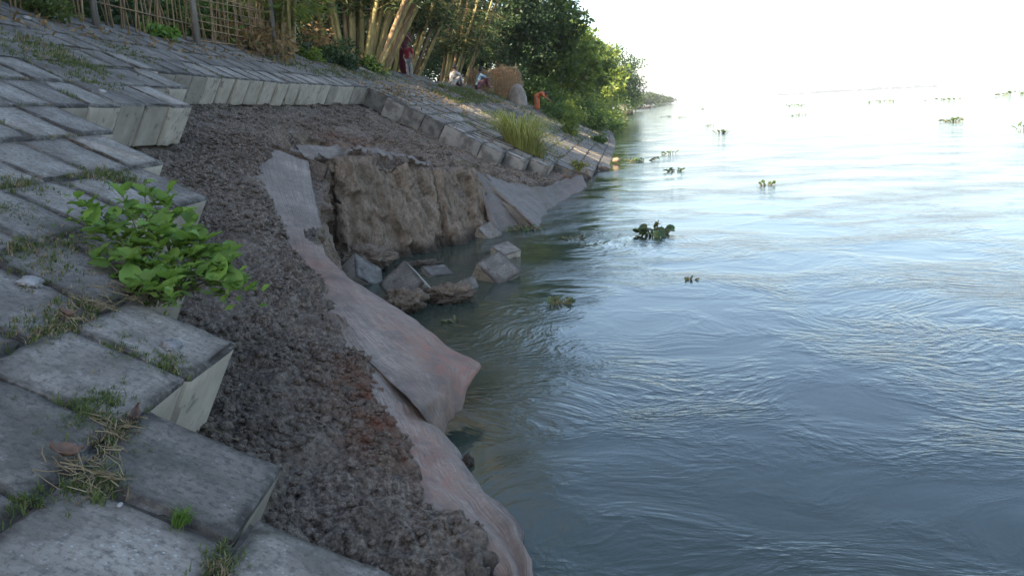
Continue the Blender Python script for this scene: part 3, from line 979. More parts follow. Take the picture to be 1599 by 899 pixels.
sheet('geotextile_sheet', rows_, 'long creased cloth edging the near dark soil, sliding into the river in front',
      lambda A, s_, t_: 1.0 * np.exp(-((s_ - .46) / .12) ** 2) * (1 - sstep(.35, .9, t_)) + .32 * sstep(.35, .5, s_) * (1 - .5 * t_),
      nu=140, nv=56, folds=fold2, dirt_fn=lambda A, s_, t_: .9 * (1 - sstep(.0, .3, t_)) + .25 * sstep(.5, .7, fbm(A * 2 + 7, 2) + .5), uvlen=(4.5, .9))

# torn flap over the cut, where the upper cloth was ripped
rows_ = []
for (tx, ty), (bx, by), Y in [((462, 229), (472, 247), 10.2), ((478, 227), (484, 258), 10.45), ((495, 228), (498, 252), 10.7), ((512, 231), (515, 262), 10.95), ((526, 226), (530, 262), 11.15), ((532, 240), (534, 256), 11.3)]:
    rows_.append([at(tx, ty, Y + .35), at((tx + bx) / 2, (ty + by) / 2 - 2, Y + .1), at(bx, by, Y - .12)])
sheet('geotextile_sheet', rows_, 'small ragged scrap of pale cloth hanging over the dark crack in the bank',
      nu=50, nv=24, wob=.03, tear=lambda s_, t_, A: ~(t_ > .78 + .5 * fbm(np.stack([s_ * 7, t_ * 2, 0 * s_], -1), 3)), dirt_fn=lambda A, s_, t_: .5 + 0 * s_ * t_)

# ragged cloth edge left along the top of the slab
rows_ = []
for k, (px, py, Y) in enumerate([(536, 246, 10.95), (560, 240, 11.2), (585, 243, 11.5), (610, 250, 11.85), (640, 256, 12.2), (668, 264, 12.5)]):
    rows_.append([at(px + 3, py - 9, Y + .45), at(px + 1, py - 3, Y + .1), at(px, py + 7, Y - .12)])
sheet('geotextile_sheet', rows_, 'ragged pale strip of cloth left along the top of the tall soil slab', nu=70, nv=20, wob=.05,
      tear=lambda s_, t_, A: ~((t_ > .55 + .9 * fbm(np.stack([s_ * 9, t_ * 2, 0 * s_], -1), 3)) | (fbm(np.stack([s_ * 13, t_ * 3, 0 * s_ + 5], -1), 2) > .22)), dirt_fn=lambda A, s_, t_: .8 + 0 * s_ * t_)
# far cloth hanging in folds from the end of the cut
prs = [((741, 268), 13.9, (770, 366), 12.75), ((742, 268), 13.95, (786, 362), 12.95), ((745, 269), 14.05, (806, 350), 13.75), ((752, 271), 14.25, (838, 354), 13.35), ((775, 278), 15.0, (846, 345), 14.0), ((800, 285), 15.7, (850, 336), 14.9),
       ((845, 292), 16.5, (860, 325), 15.9), ((866, 285), 18.2, (876, 317), 16.9), ((886, 277), 19.3, (895, 307), 18.1), ((908, 273), 21.3, (922, 297), 19.4)]
rows_ = []
for (tx, ty), Yt, (bx, by), Yb in prs:
    a = at(tx, ty, Yt * .985 - .1); b_ = at(bx, by, Yb)
    sag = Vector((0, .0, -.06))
    rows_.append([a, lerp(a, b_, .3) + sag, lerp(a, b_, .65) + sag * .9, b_ + Vector((0, 0, -.06))])
sheet('geotextile_sheet', rows_, 'draped grey cloth falling in folds to the water at the far end of the cut',
      lambda A, s_, t_: .8 * sstep(.72, .95, s_) + .2, nu=110, nv=50, wob=.03,
      folds=lambda s_, t_: .09 * np.sin(s_ * 40) * (1 - sstep(.2, .5, s_)) * t_ + .03 * np.sin(s_ * 55 + t_) * sstep(.45, .6, s_) * (t_ - .2),
      tear=lambda s_, t_, A: ~((t_ < .05 + .18 * fbm(np.stack([s_ * 26, t_ * 2, 0 * s_], -1), 2)) & (s_ > .3)),
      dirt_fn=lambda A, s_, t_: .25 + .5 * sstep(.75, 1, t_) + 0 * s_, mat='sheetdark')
rows_ = [[at(934, 262, 25), at(932, 276, 23.6), at(928, 290, 21)], [at(940, 260, 25.6), at(941, 274, 24), at(938, 290, 21.2)], [at(946, 262, 25.8), at(950, 272, 24.8), at(944, 284, 22.6)]]
sheet('geotextile_sheet', rows_, 'pale grey scrap of cloth at the waterline under the last wet blocks', nu=24, nv=24, wob=.06)

# ---- fallen concrete blocks in the shallow water
FB = [block_mesh('fallen_block', 70 + i, 10, .006, .011, .02) for i in range(3)]
for me in FB: me.materials[0] = M['muddy']
def fallen(px, py, Y, n, spin, label, scale=1.):
    """n: the way its square face looks; spin: turn of that face; (px, py) is the centre of the face"""
    p = at(px, py, Y)
    z = Vector(n).normalized(); x = Vector((1, 0, 0)); x = (x - z * x.dot(z)).normalized(); y = z.cross(x)
    mt = Matrix.Identity(4)
    for i in range(3): mt[i][0], mt[i][1], mt[i][2], mt[i][3] = x[i], y[i], z[i], p[i]
    o = link('fallen_block', FB[rr.randrange(3)], None)
    o.matrix_local = mt @ Matrix.Rotation(math.radians(spin), 4, 'Z') @ Matrix.Scale(scale, 4)
    return tag(o, label, 'concrete block', 'concrete blocks fallen into the water')
fallen(780, 417, 9.35, (.30, -.62, .72), 42, 'tilted square block standing clear in the water, farthest right of the fallen ones', .82)
fallen(790, 387, 10.8, (.1, -.35, .93), 35, 'small grey block corner poking from the water just behind the tilted square one', .62)
fallen(577, 424, 9.6, (.72, -.25, .62), 12, 'fallen block wedged between the cloth and the cut bank', .88)
fallen(626, 442, 8.45, (-.25, -.80, .52), 38, 'muddy fallen block leaning towards the river in front of the wedged one', .80)
fallen(683, 421, 9.9, (.15, -.2, .95), 25, 'half sunk flat block lying at the foot of the cliff', .66)
fallen(737, 447, 8.95, (.6, -.55, .35), 30, 'dark block edge sunk beside the big mud lump', .45)
fallen(765, 360, 12.65, (.3, -.6, .6), 40, 'grey stone block under the folds of the far cloth', .62)

# ---- mud lumps round them
def lump_thing(px, py, Y, r, label, seed, zoff=0):
    p = at(px, py, Y)
    V_, F_ = ico(5)
    o_ = np.array([seed * 3.3, seed, 0])
    w_a, k_a = worley(V_ * 2.6 + o_); w_b, k_b = worley(V_ * 7 + o_)
    d = 1 + .35 * fbm(V_ * 1.2 + o_, 3) + .22 * k_a + .25 * (.5 - w_a) + .10 * k_b + .10 * (.5 - w_b) + .08 * fbm(V_ * 9 + o_, 3)
    V2 = V_ * d[:, None] * np.array(r)
    me = mesh_from('mud_lump', V2, F_, True)
    z = V2[:, 2] + p.z + zoff
    set_attr(me, 'red', 0 * z); set_attr(me, 'face', .55 + 0 * z); set_attr(me, 'wet', (1 - sstep(.0, .14, z)) * .9)
    o = link('mud_lump', me, M['soil'], loc=p + Vector((0, 0, zoff)))
    return tag(o, label, 'mud lump', 'slumped mud lumps in the shallows')
lump_thing(632, 474, 8.0, (.19, .15, .15), 'fluted lump of brown mud clinging under the muddy fallen block', 2)
lump_thing(703, 462, 8.4, (.23, .17, .12), 'dark crumbly mud mound in the water beside the tilted square block', 5)
lump_thing(572, 404, 10.35, (.32, .22, .16), 'heap of loose crumbly mud at the foot of the cut bank', 8)
lump_thing(655, 416, 10.5, (.26, .16, .08), 'low mud ledge under the pale cliff face', 11)
lump_thing(730, 722, 4.3, (.03, .06, .035), 'little clod of mud against the near cloth at the waterline', 14)

# ---- roots and straw on the soil
def straw_mesh(name, cen, nrm, L, rad, curl=.15):
    mb = MB()
    for c, n, l, r_ in zip(cen, nrm, L, rad):
        c = Vector(c); n = Vector(n)
        d = n.orthogonal().normalized(); d.rotate(Matrix.Rotation(random.uniform(0, 6.28), 3, n))
        d = (d + n * random.uniform(-.1, .35)).normalized()
        s2 = d.cross(n) * random.uniform(-curl, curl)
        mb.tube([c - d * l / 2, c + s2 * l, c + d * l / 2], [r_, r_, r_ * .6], 4, False)
    return mb
pick = RNG.choice(len(flat), 260, p=flat)
cp = soilP.reshape(-1, 3)[pick]; cn = soilN.reshape(-1, 3)[pick]
mb = straw_mesh('straw', cp + cn * .025, cn, RNG.uniform(.04, .16, 260), RNG.uniform(.0015, .0035, 260))
tag(mb.build('root_litter', M['drygrass']), 'thin dry roots and straw scattered over the dark soil', 'litter', kind='stuff')

# ---- grass and litter in the joints
gb = MB(); dg = MB()
def blade(mb, p, n, h, wd, lean):
    p = Vector(p); n = Vector(n)
    d = n.orthogonal().normalized(); d.rotate(Matrix.Rotation(random.uniform(0, 6.28), 3, n))
    s2 = d.cross(n).normalized() * wd
    m_ = p + n * h * .6 + d * lean * h * .35; t_ = p + n * h * .85 + d * lean * h
    mb.add([p - s2, p + s2, m_ + s2 * .7, m_ - s2 * .7, t_], [(0, 1, 2, 3), (3, 2, 4)])
def tuft(mb, u, v, n, r, h, wd=.002, lean=.7):
    rot = bank_rot(u); nn = rot @ Vector((0, 0, 1))
    nn = (nn + Vector((0, 0, .5))).normalized()
    for _ in range(n):
        q = bank(u + random.gauss(0, r), v + random.gauss(0, r * .5), .005)
        blade(mb, q, nn, h * random.uniform(.5, 1.2), wd, random.uniform(.2, 1) * lean)
for (r, u, v) in block_list:
    if u > 19: continue
    near = u < 5
    # joint towards the river end (u + half) and the down-slope joint
    for side in (0, 1):
        if random.random() < (.30 if u < 9 else .22):
            n = random.randint(3, 9)
            for _ in range(n):
                t_ = random.uniform(-.22, .22)
                uu, v2 = (u + BS / 2, v + t_) if side == 0 else (u + t_, v + BS / 2)
                if (r in ENDS and uu > ENDS[r] - .05): continue
                if r + 1 in ENDS and side == 1 and uu > ENDS[r + 1]: continue
                tuft(gb if random.random() < .7 else dg, uu, v2, random.randint(4, 10), .018, .022 + .014 * random.random() + .001 * u, .0013 + .0001 * u)
# named grassy spots of the photograph (pixel on the block plane)
def px_uv(px, py):
    u, w_ = on_plane(px, py, 0.)
    return u, (w_ + HP * ST) / CT
for px, py, n, r, h, dry in [(138, 640, 110, .05, .05, 0), (165, 630, 50, .03, .05, 0), (60, 515, 90, .05, .05, .5), (95, 505, 80, .05, .05, .6), (190, 548, 70, .04, .04, .2), (265, 568, 70, .03, .05, .2), (150, 755, 90, .035, .06, .3), (175, 680, 80, .04, .05, .7),
                             (40, 390, 110, .07, .07, .6), (90, 425, 80, .06, .06, .6), (30, 290, 80, .06, .06, .5), (165, 275, 90, .06, .06, .4), (205, 280, 60, .05, .06, .3), (40, 65, 160, .18, .09, .5), (95, 95, 240, .22, .10, .4), (130, 105, 120, .15, .09, .4), (190, 80, 140, .2, .08, .5), (145, 130, 80, .1, .07, .3),
                             (130, 480, 90, .05, .05, .8), (340, 880, 60, .03, .05, .4), (45, 780, 40, .02, .04, .1), (20, 330, 80, .05, .05, .4), (110, 380, 60, .05, .05, .7)]:
    u, v = px_uv(px, py)
    for _ in range(n):
        tuft(dg if random.random() < dry * .7 else gb, u + random.gauss(0, r * 1.6), v + random.gauss(0, r), 5, .008, h * .55, .0015 + .00016 * u, 1.3)
tag(gb.build('joint_grass', M['grass']), 'short green grass growing in the joints between the blocks', 'grass', kind='stuff')
tag(dg.build('joint_straw', M['drygrass']), 'dry yellow grass and straw caught in the block joints', 'grass', kind='stuff')
u, v = px_uv(282, 815)
mb = MB(); tuft(mb, u, v, 160, .016, .05, .0014, 1.0)
tag(mb.build('grass_tuft', M['bush']), 'bright green grass tuft rooted in the joint of the nearest blocks', 'grass tuft')

# litter nest in front: straw stems and two dead leaves
u, v = px_uv(130, 735)
cen = []; nr = []
rot = bank_rot(u); nn = rot @ Vector((0, 0, 1))
for _ in range(55):
    cen.append(tuple(Vector(bank(u + random.gauss(0, .05), v + random.gauss(0, .04), -.008 - .02 * random.random())))); nr.append(tuple(nn))
for px, py in [(175, 700), (185, 670), (205, 660), (155, 655)]:
    u2, v2 = px_uv(px, py)
    for _ in range(11): cen.append(tuple(Vector(bank(u2 + random.gauss(0, .03), v2 + random.gauss(0, .02), -.006 - .012 * random.random())))); nr.append(tuple(nn))
for px, py in [(130, 480), (155, 470), (180, 455), (110, 500), (200, 470), (165, 485)]:
    u2, v2 = px_uv(px, py)
    for _ in range(13): cen.append(tuple(Vector(bank(u2 + random.gauss(0, .05), v2 + random.gauss(0, .03), -.006 - .02 * random.random())))); nr.append(tuple(nn))
mb = straw_mesh('straw', cen, nr, [random.uniform(.03, .11) for _ in cen], [random.uniform(.0009, .0022) for _ in cen])
tag(mb.build('straw_litter', M['drygrass']), 'tangle of broken straw stems lying in the block joints', 'litter', kind='stuff')

def dead_leaf(px, py, L, W, yaw, label, lift=.012):
    u, v = px_uv(px, py)
    n = 9; V_ = []; F_ = []
    for i in range(n):
        s_ = i / (n - 1)
        wd = W * math.sin(math.pi * min(1, s_ * .92 + .06)) ** .8
        for j in range(5):
            t_ = (j - 2) / 2
            V_.append(((s_ - .5) * L, t_ * wd / 2, .018 * abs(t_) ** 1.5 + .02 * (s_ - .5) ** 2 * 4 + .006 * math.sin(9 * s_ + 3 * t_)))
    for i in range(n - 1):
        for j in range(4): F_.append((i * 5 + j, i * 5 + j + 1, i * 5 + j + 6, i * 5 + j + 5))
    me = mesh_from('dead_leaf', V_, F_, True)
    o = link('dead_leaf', me, M['deadleaf'])
    mt = (bank_rot(u) @ Matrix.Rotation(yaw, 3, 'Z')).to_4x4(); mt.translation = Vector(bank(u, v, -lift))
    o.matrix_local = mt
    md = o.modifiers.new('thickness', 'SOLIDIFY'); md.thickness = .0015
    return tag(o, label, 'dead leaf', 'dead leaves on the blocks')
dead_leaf(98, 715, .085, .055, .6, 'curled brown dead leaf beside the straw nest on the near blocks')
dead_leaf(206, 658, .09, .03, 1.9, 'narrow brown dead leaf tucked under the corner of the stepped block')
dead_leaf(102, 497, .06, .03, .4, 'small grey brown leaf near the straw left of the bush', .01)

def crumple(px, py, size, label, seed):
    u, v = px_uv(px, py)
    V_, F_ = ico(4)
    o_ = np.array([seed, seed * 2.1, 0])
    d = .55 + .75 * np.abs(fbm(V_ * 1.7 + o_, 3)) + .3 * np.abs(fbm(V_ * 5 + o_, 2))
    V2 = V_ * d[:, None] * np.array([size * .8, size * 1.3, size * .35])
    me = mesh_from('crumpled_film', V2, F_, False)
    o = link('crumpled_film', me, M['palemud'])
    mt = bank_rot(u).to_4x4(); mt.translation = Vector(bank(u, v, -size * .1)); o.matrix_local = mt
    return tag(o, label, 'litter')
crumple(268, 541, .055, 'pale crumpled film lying on the stepped block by the broken edge', 3)
crumple(48, 442, .06, 'pale crumpled film on the blocks left of the green bush', 6)
def pebble(px, py, s_, label):
    u, v = px_uv(px, py)
    V_, F_ = ico(2); d = 1 + .35 * fbm(V_ * 1.5 + px, 2)
    o = link('pale_chip', mesh_from('pale_chip', V_ * d[:, None] * np.array([s_, s_ * 1.6, s_ * .6]), F_, False), M['palemud'])
    mt = bank_rot(u).to_4x4(); mt.translation = Vector(bank(u, v, -s_ * .4)); o.matrix_local = mt
    tag(o, label, 'chip')
pebble(187, 789, .007, 'white chip of stone lying below the straw nest')
pebble(42, 31, .04, 'pale stone at the brow under the stick fence')
pebble(160, 145, .03, 'pale sliver of rubble on the upper block steps')

# ---- the leafy bush on the blocks: each leaf its own piece
def leaf_shape(name, L, W, seed):
    n = 8; V_ = []; F_ = []
    r_ = random.Random(seed)
    bend = r_.uniform(.1, .5); cup = r_.uniform(.12, .3)
    for i in range(n):
        s_ = i / (n - 1)
        wd = W * (math.sin(math.pi * s_ ** .72)) ** .9 if 0 < s_ < 1 else 0.002
        for j in range(5):
            t_ = (j - 2) / 2
            V_.append((s_ * L, t_ * wd / 2, abs(t_) * wd * cup - bend * L * s_ * s_ * .5 + .004 * math.sin(s_ * 17 + t_ * 5)))
    for i in range(n - 1):
        for j in range(4): F_.append((i * 5 + j, i * 5 + j + 1, i * 5 + j + 6, i * 5 + j + 5))
    return mesh_from(name, V_, F_, True)
LM = [leaf_shape('leaf', .085 * k, .052 * k, i) for i, k in enumerate((1., 1.15, .8, .65, 1.3, .5))]
for me in LM: me.materials.append(M['bush'])
ub, vb = px_uv(262, 455)
bp = Vector(bank(ub, vb, .05))
bush = empty('leafy_bush', bp, 'bright green broad leaved bush growing from the blocks at the broken edge', 'bush')
stem = MB()
R5 = random.Random(21)
nl = 0
tips = []
for px, py, Y in [(130, 345, 3.75), (150, 400, 3.6), (200, 330, 3.9), (235, 300, 4.0), (262, 300, 4.05), (215, 370, 3.7), (255, 350, 3.8), (290, 375, 3.8), (310, 360, 3.85), (335, 390, 3.8), (360, 410, 3.75), (395, 445, 3.75), (300, 420, 3.6), (265, 440, 3.45), (235, 415, 3.55),
                  (190, 420, 3.55), (330, 430, 3.65), (280, 400, 3.65), (170, 370, 3.7), (190, 300, 4.0), (350, 440, 3.6), (230, 335, 3.85), (310, 395, 3.7), (205, 395, 3.6), (250, 385, 3.65), (375, 425, 3.7), (275, 335, 3.9), (175, 330, 3.85), (260, 320, 3.95), (225, 440, 3.5), (285, 450, 3.5), (320, 370, 3.8), (345, 415, 3.7), (105, 335, 3.8), (120, 310, 3.9), (140, 320, 3.9), (225, 290, 4.05), (150, 435, 3.5), (205, 455, 3.4), (410, 455, 3.7), (385, 455, 3.65), (240, 450, 3.4), (268, 465, 3.3), (300, 345, 3.95), (160, 350, 3.8), (365, 395, 3.85)]:
    tips.append(at(px, py, Y - .02) - bp)
for tp in tips:
    root = Vector((R5.gauss(0, .05), R5.gauss(0, .06), 0))
    mid = lerp(root, tp, .55) + Vector((R5.gauss(0, .02), R5.gauss(0, .02), .06))
    stem.tube([root, mid, tp], [.0045, .0032, .0018], 5)
    for k in range(6):
        t_ = 1 - .13 * k * R5.uniform(.5, 1.1)
        c = lerp(mid, tp, (t_ - .5) * 2) if t_ > .5 else lerp(root, mid, max(.1, t_) * 2)
        az = k * 2.4 + R5.uniform(-.6, .6)
        d = Vector((math.cos(az), math.sin(az), R5.uniform(.0, .7) if k else .9)).normalized()
        d = (d + Vector((.12, -.25, .1))).normalized()
        up = Vector((R5.gauss(.15, .3), R5.gauss(-.25, .3), 1))
        yv = up.cross(d).normalized(); zv = d.cross(yv)
        mt = Matrix.Identity(4)
        for i in range(3): mt[i][0], mt[i][1], mt[i][2], mt[i][3] = d[i], yv[i], zv[i], c[i]
        s_ = R5.uniform(.8, 1.55) * (.6 if k == 0 else 1)
        link('leaf', LM[R5.randrange(6)], None, bush, mtx=mt @ Matrix.Scale(s_, 4)); nl += 1
stem.build('stem', M['stem'], bush)
# the small young leaves between them, past what can be told apart
C = []; D = []; L_ = []
for tp in tips:
    for _ in range(9):
        C.append(tuple(tp * R5.uniform(.55, 1.02) + Vector((R5.gauss(0, .03), R5.gauss(0, .03), R5.gauss(-.01, .03))))); D.append((R5.gauss(0, 1), R5.gauss(-.3, 1), R5.uniform(-.3, .8))); L_.append(R5.uniform(.025, .06))
L_ = np.array(L_)
y_ = link('young_leaves', leaves_mesh('young_leaves', C, D, RNG.normal(size=(len(C), 3)) * .5 + np.array([.1, -.3, 1]), L_, L_ * .6, .15), M['bush'], bush); y_['kind'] = 'stuff'

# ================================================================== VEGETATION ON THE BROW
def rand_dirs(n, rng): 
    d = rng.normal(size=(n, 3)); return d / np.linalg.norm(d, axis=1)[:, None]

def crown_mesh(name, centers, radii, per, leaf, rng, up=.35, droop=0.):
    """leaf clumps: centres, clump radii, leaves per clump"""
    C = []; D = []
    for c, r_ in zip(centers, radii):
        n = max(4, int(per * rng.uniform(.7, 1.3)))
        d = rand_dirs(n, rng)
        rad_ = r_ * rng.uniform(.25, 1, n) ** .6
        C.append(np.array(c) + d * rad_[:, None] * np.array([1, 1, .75]))
        D.append(d * .8 + rng.normal(size=(n, 3)) * .6 - np.array([0, 0, droop]))
    C = np.concatenate(C); D = np.concatenate(D)
    N_ = rng.normal(size=C.shape) + np.array([0, 0, up * 3])
    L = leaf * rng.uniform(.6, 1.3, len(C))
    return leaves_mesh(name, C, D, N_, L, L * .48, .12)

def tree(base, cc, rad_, label, mat, seed, nclump=70, per=110, leaf=.16, cr=(.5, .9), trunk=.16, group='trees along the brow', shell=.55, name='broadleaf_tree', flat=1.):
    """base: foot of trunk; cc: crown centre above base; rad_: crown half sizes"""
    rng = np.random.default_rng(seed)
    root = empty(name, base, label, 'tree', group)
    d = rand_dirs(nclump, rng)
    k = rng.uniform(shell, 1.02, nclump) * (1 + .25 * fbm(d * 1.7 + seed, 2))
    cen = np.array(cc) + d * k[:, None] * np.array(rad_)
    cen = cen[cen[:, 2] > .3]
    link('crown', crown_mesh('crown', cen, rng.uniform(*cr, len(cen)), per, leaf, rng), mat, root)
    mb = MB()
    h0 = max(.8, cc[2] - rad_[2] * .45)
    lean = Vector((cc[0] * .5, cc[1] * .5, h0))
    mb.tube([Vector((0, 0, -.1)), lean * .5 + Vector((rng.normal() * .08, rng.normal() * .08, 0)), lean], [trunk, trunk * .8, trunk * .62], 9)
    for i in rng.choice(len(cen), min(16, len(cen)), replace=False):
        e = Vector(cen[i]); md_ = lean.lerp(e, .5) + Vector((0, 0, .12 * (e - lean).length))
        mb.tube([lean - Vector((0, 0, .1)), md_, e], [trunk * .42, trunk * .24, .012], 6)
    mb.build('trunk', M['bark'], root, True)
    return root

def shrub(base, rad_, label, mat, seed, nclump=16, per=60, leaf=.10, group='shrubs on the bank', name='shrub', cr=(.25, .45)):
    rng = np.random.default_rng(seed)
    root = empty(name, base, label, 'shrub', group)
    d = rand_dirs(nclump, rng); d[:, 2] = np.abs(d[:, 2])
    cen = d * rng.uniform(.35, 1, nclump)[:, None] * np.array(rad_)
    sz = min(rad_)
    link('foliage', crown_mesh('foliage', cen, rng.uniform(*cr, nclump) * sz * 1.4, per, leaf, rng), mat, root)
    mb = MB()
    for c in cen[:8]:
        mb.tube([Vector((0, 0, -.06)), Vector(c) * .5 + Vector((0, 0, .08)), Vector(c)], [.02, .014, .006], 5)
    mb.build('stem', M['bark'], root)
    return root

def bamboo(u, back, n, spread, lean_fn, label, seed, r0=.045, hgt=(8, 11), leaves=5200, low=2.4, leafL=.2, mat='bamleaf', stiff=1.):
    rng = np.random.default_rng(seed); rn = random.Random(seed)
    base = top_pt(u, back)
    root = empty('bamboo_clump', base, label, 'bamboo', 'bamboo clumps along the brow')
    tips = []
    for i in range(n):
        bx_, by_ = rn.uniform(-1, 1) * spread[0], rn.uniform(-1, 1) * spread[1]
        ln = lean_fn(bx_ / spread[0], rn)
        h = rn.uniform(*hgt)
        r_ = r0 * rn.uniform(.75, 1.2)
        pts = []; rs = []
        yl = rn.gauss(0, .08)
        ns = 34
        for k in range(ns + 1):
            t_ = k / ns
            z = h * (t_ - .16 * t_ ** 3)
            off = ln * h * t_ * (1 - .25 * t_) + .03 * h * t_ ** 3
            pts.append(Vector((bx_ + off, by_ + yl * h * t_ + rn.gauss(0, .003), z - .05)))
            ring = 1.10 if k % 2 == 0 else .97
            rs.append(max(.006, r_ * (1 - .86 * t_ ** 1.3) * ring))
        mb = MB(); mb.tube(pts, rs, 7)
        mb.build('culm', M['culm'] if rn.random() < .7 else M['dryculm'], root, True)
        tips.append(pts)
    C = []; D = []
    tw = MB()
    per = leaves // n
    for pts in tips:
        h = pts[-1].z
        for k in range(per // 9):
            t_ = rn.uniform(.0, 1) ** 1.9
            z = low + (h - low) * t_
            j = min(range(len(pts)), key=lambda q: abs(pts[q].z - z))
            p = pts[j]
            a = rn.uniform(0, 6.28); l = rn.uniform(.5, 1.5) * (.7 + .7 * t_)
            e = p + Vector((math.cos(a) * l, math.sin(a) * l, rn.uniform(-.5, .3) * l))
            tw.tube([p, p.lerp(e, .5) + Vector((0, 0, .12 * l)), e], [.006, .004, .002], 3, False)
            for q in range(9):
                s_ = rn.uniform(.35, 1.05)
                c = p.lerp(e, s_) + Vector((rn.gauss(0, .10), rn.gauss(0, .10), rn.gauss(-.04, .08)))
                C.append(c); D.append((math.cos(a + rn.gauss(0, .8)), math.sin(a + rn.gauss(0, .8)), rn.uniform(-1.1, .1)))
    C = np.array(C); D = np.array(D)
    L = leafL * rng.uniform(.7, 1.4, len(C))
    link('foliage', leaves_mesh('foliage', C, D, rng.normal(size=C.shape) + np.array([0, 0, .6]), L, L * .17, .15), M[mat], root)
    tw.build('twigs', M['culm'], root)
    return root

bamboo(17.2, .35, 15, (.36, .25), lambda s_, r: .10 * s_ + .03 + r.gauss(0, .02), 'upright green bamboo clump at the right end of the stick fence', 1, r0=.042, low=1.0, leaves=4600, mat='tree2')
bamboo(23.4, .95, 34, (.75, .4), lambda s_, r: .52 * s_ + .14 + r.gauss(0, .05), 'wide fanned bamboo clump left of the figures in red', 2, r0=.074, leaves=14000, low=2.0)
bamboo(27.8, 1.1, 26, (.6, .35), lambda s_, r: .40 + .16 * s_ + r.gauss(0, .04), 'bamboo clump leaning right, just behind the child in red', 3, r0=.07, leaves=14000, low=1.9)
bamboo(33.5, .9, 14, (.5, .4), lambda s_, r: .35 + .15 * s_ + r.gauss(0, .04), 'thin dark bamboo clump behind the two people sitting on the ground', 4, r0=.055, leaves=9000, low=1.6)
bamboo(20.6, 2.4, 16, (.8, .5), lambda s_, r: -.30 + .2 * s_ + r.gauss(0, .04), 'dry bamboo clump set back behind the dark green shrub', 5, r0=.055, leaves=4200, low=2.2)
# those standing over the photographer's left, whose shade falls on the near bank
for i, (u, bk, ln) in enumerate([(-7, 2.2, .05), (-3, 3.0, .08), (1.5, 2.0, .05), (5.5, 3.2, .06), (9.5, 2.4, .06)]):
    bamboo(u, bk, 9, (.8, .8), lambda s_, r, ln=ln: ln + .12 * s_ + r.gauss(0, .03), ['bamboo behind the photographer, nearest the river path', 'bamboo rising left of the photographer', 'bamboo over the near blocks at left', 'bamboo behind the left end of the stick fence', 'bamboo rising behind the fence posts'][i],
           20 + i, r0=.05, leaves=4200, low=2.6, leafL=.34)

# trees: crowns where the photo shows them
def tree_at(Y, px, py_top, py_bot, half_w_px, back, label, mat, seed, **kw):
    """crown spanning these rows at distance Y, foot on the ground below it"""
    top = at(px, py_top, Y); bot = at(px, py_bot, Y)
    u, w_ = uw(top.x, top.y)
    zb = float(top_z(u)) if w_ < float(vtop(u) * CT - HP * ST) else max(.2, plane_z(w_))
    base = Vector((top.x, top.y, zb))
    hw = half_w_px / F * Y
    cz = (top.z + bot.z) / 2 - zb
    return tree(base, (0, 0, cz), (hw, hw * .9, (top.z - bot.z) / 2), label, M[mat], seed, **kw)
tree_at(42, 765, -110, 112, 92, 0, 'tall dark tree rising behind the haystacks', 'treedark', 31, nclump=170, per=110, leaf=.20, cr=(.6, 1.0), shell=.4)
tree_at(45, 838, -15, 135, 72, 0, 'dark leafy tree standing over the haystacks on their right', 'tree', 32, nclump=150, per=80, leaf=.30, cr=(.45, .8), shell=.4)
tree_at(50, 872, 32, 158, 60, 0, 'sunlit light green tree right of the haystacks', 'tree2', 33, nclump=130, per=70, leaf=.32, cr=(.4, .7), shell=.5)
tree_at(60, 905, 52, 172, 48, 0, 'mid green tree between the sunlit tree and the spreading dark one', 'tree', 34, nclump=110, per=70, leaf=.34, cr=(.5, .9), shell=.5)
tree_at(72, 928, 70, 176, 42, 0, 'green tree with pale lit crest next to the spreading dark tree', 'tree2', 35, nclump=100, per=70, leaf=.38, cr=(.55, .95), shell=.5)
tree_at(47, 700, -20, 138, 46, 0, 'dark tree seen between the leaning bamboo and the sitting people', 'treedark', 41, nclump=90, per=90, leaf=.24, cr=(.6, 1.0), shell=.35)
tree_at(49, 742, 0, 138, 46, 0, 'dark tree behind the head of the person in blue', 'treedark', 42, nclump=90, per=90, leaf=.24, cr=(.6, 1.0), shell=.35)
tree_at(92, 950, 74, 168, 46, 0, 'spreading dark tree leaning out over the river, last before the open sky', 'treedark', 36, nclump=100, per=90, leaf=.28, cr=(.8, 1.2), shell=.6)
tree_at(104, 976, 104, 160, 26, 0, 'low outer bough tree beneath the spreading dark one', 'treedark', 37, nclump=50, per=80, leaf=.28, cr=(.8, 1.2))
tree_at(150, 975, 138, 172, 20, 0, 'small rounded tree behind the moored boat', 'tree', 38, nclump=40, per=70, leaf=.4, cr=(.9, 1.4))
tree_at(190, 992, 146, 168, 14, 0, 'small bushy tree at the waterline beyond the boat', 'tree', 39, nclump=24, per=70, leaf=.45, cr=(.9, 1.4))
for i, (Y, px, pt) in enumerate([(330, 1004, 148), (380, 1013, 149), (430, 1021, 151), (490, 1029, 153), (560, 1036, 155)]):
    p = at(px, pt, Y)
    h = p.z
    tree(Vector((p.x, p.y, .4)), (0, 0, h * .52), (5 + i * .6, 5, h * .45), ['far tree just beyond the bushy waterline tree', 'second of the far hazy trees along the bank', 'middle one of the far hazy trees', 'fourth of the far hazy trees along the bank', 'farthest hazy tree, where the bank meets the horizon'][i], M['far'], 60 + i, nclump=26, per=40, leaf=1.1, cr=(1.6, 2.6), group='far hazy trees')
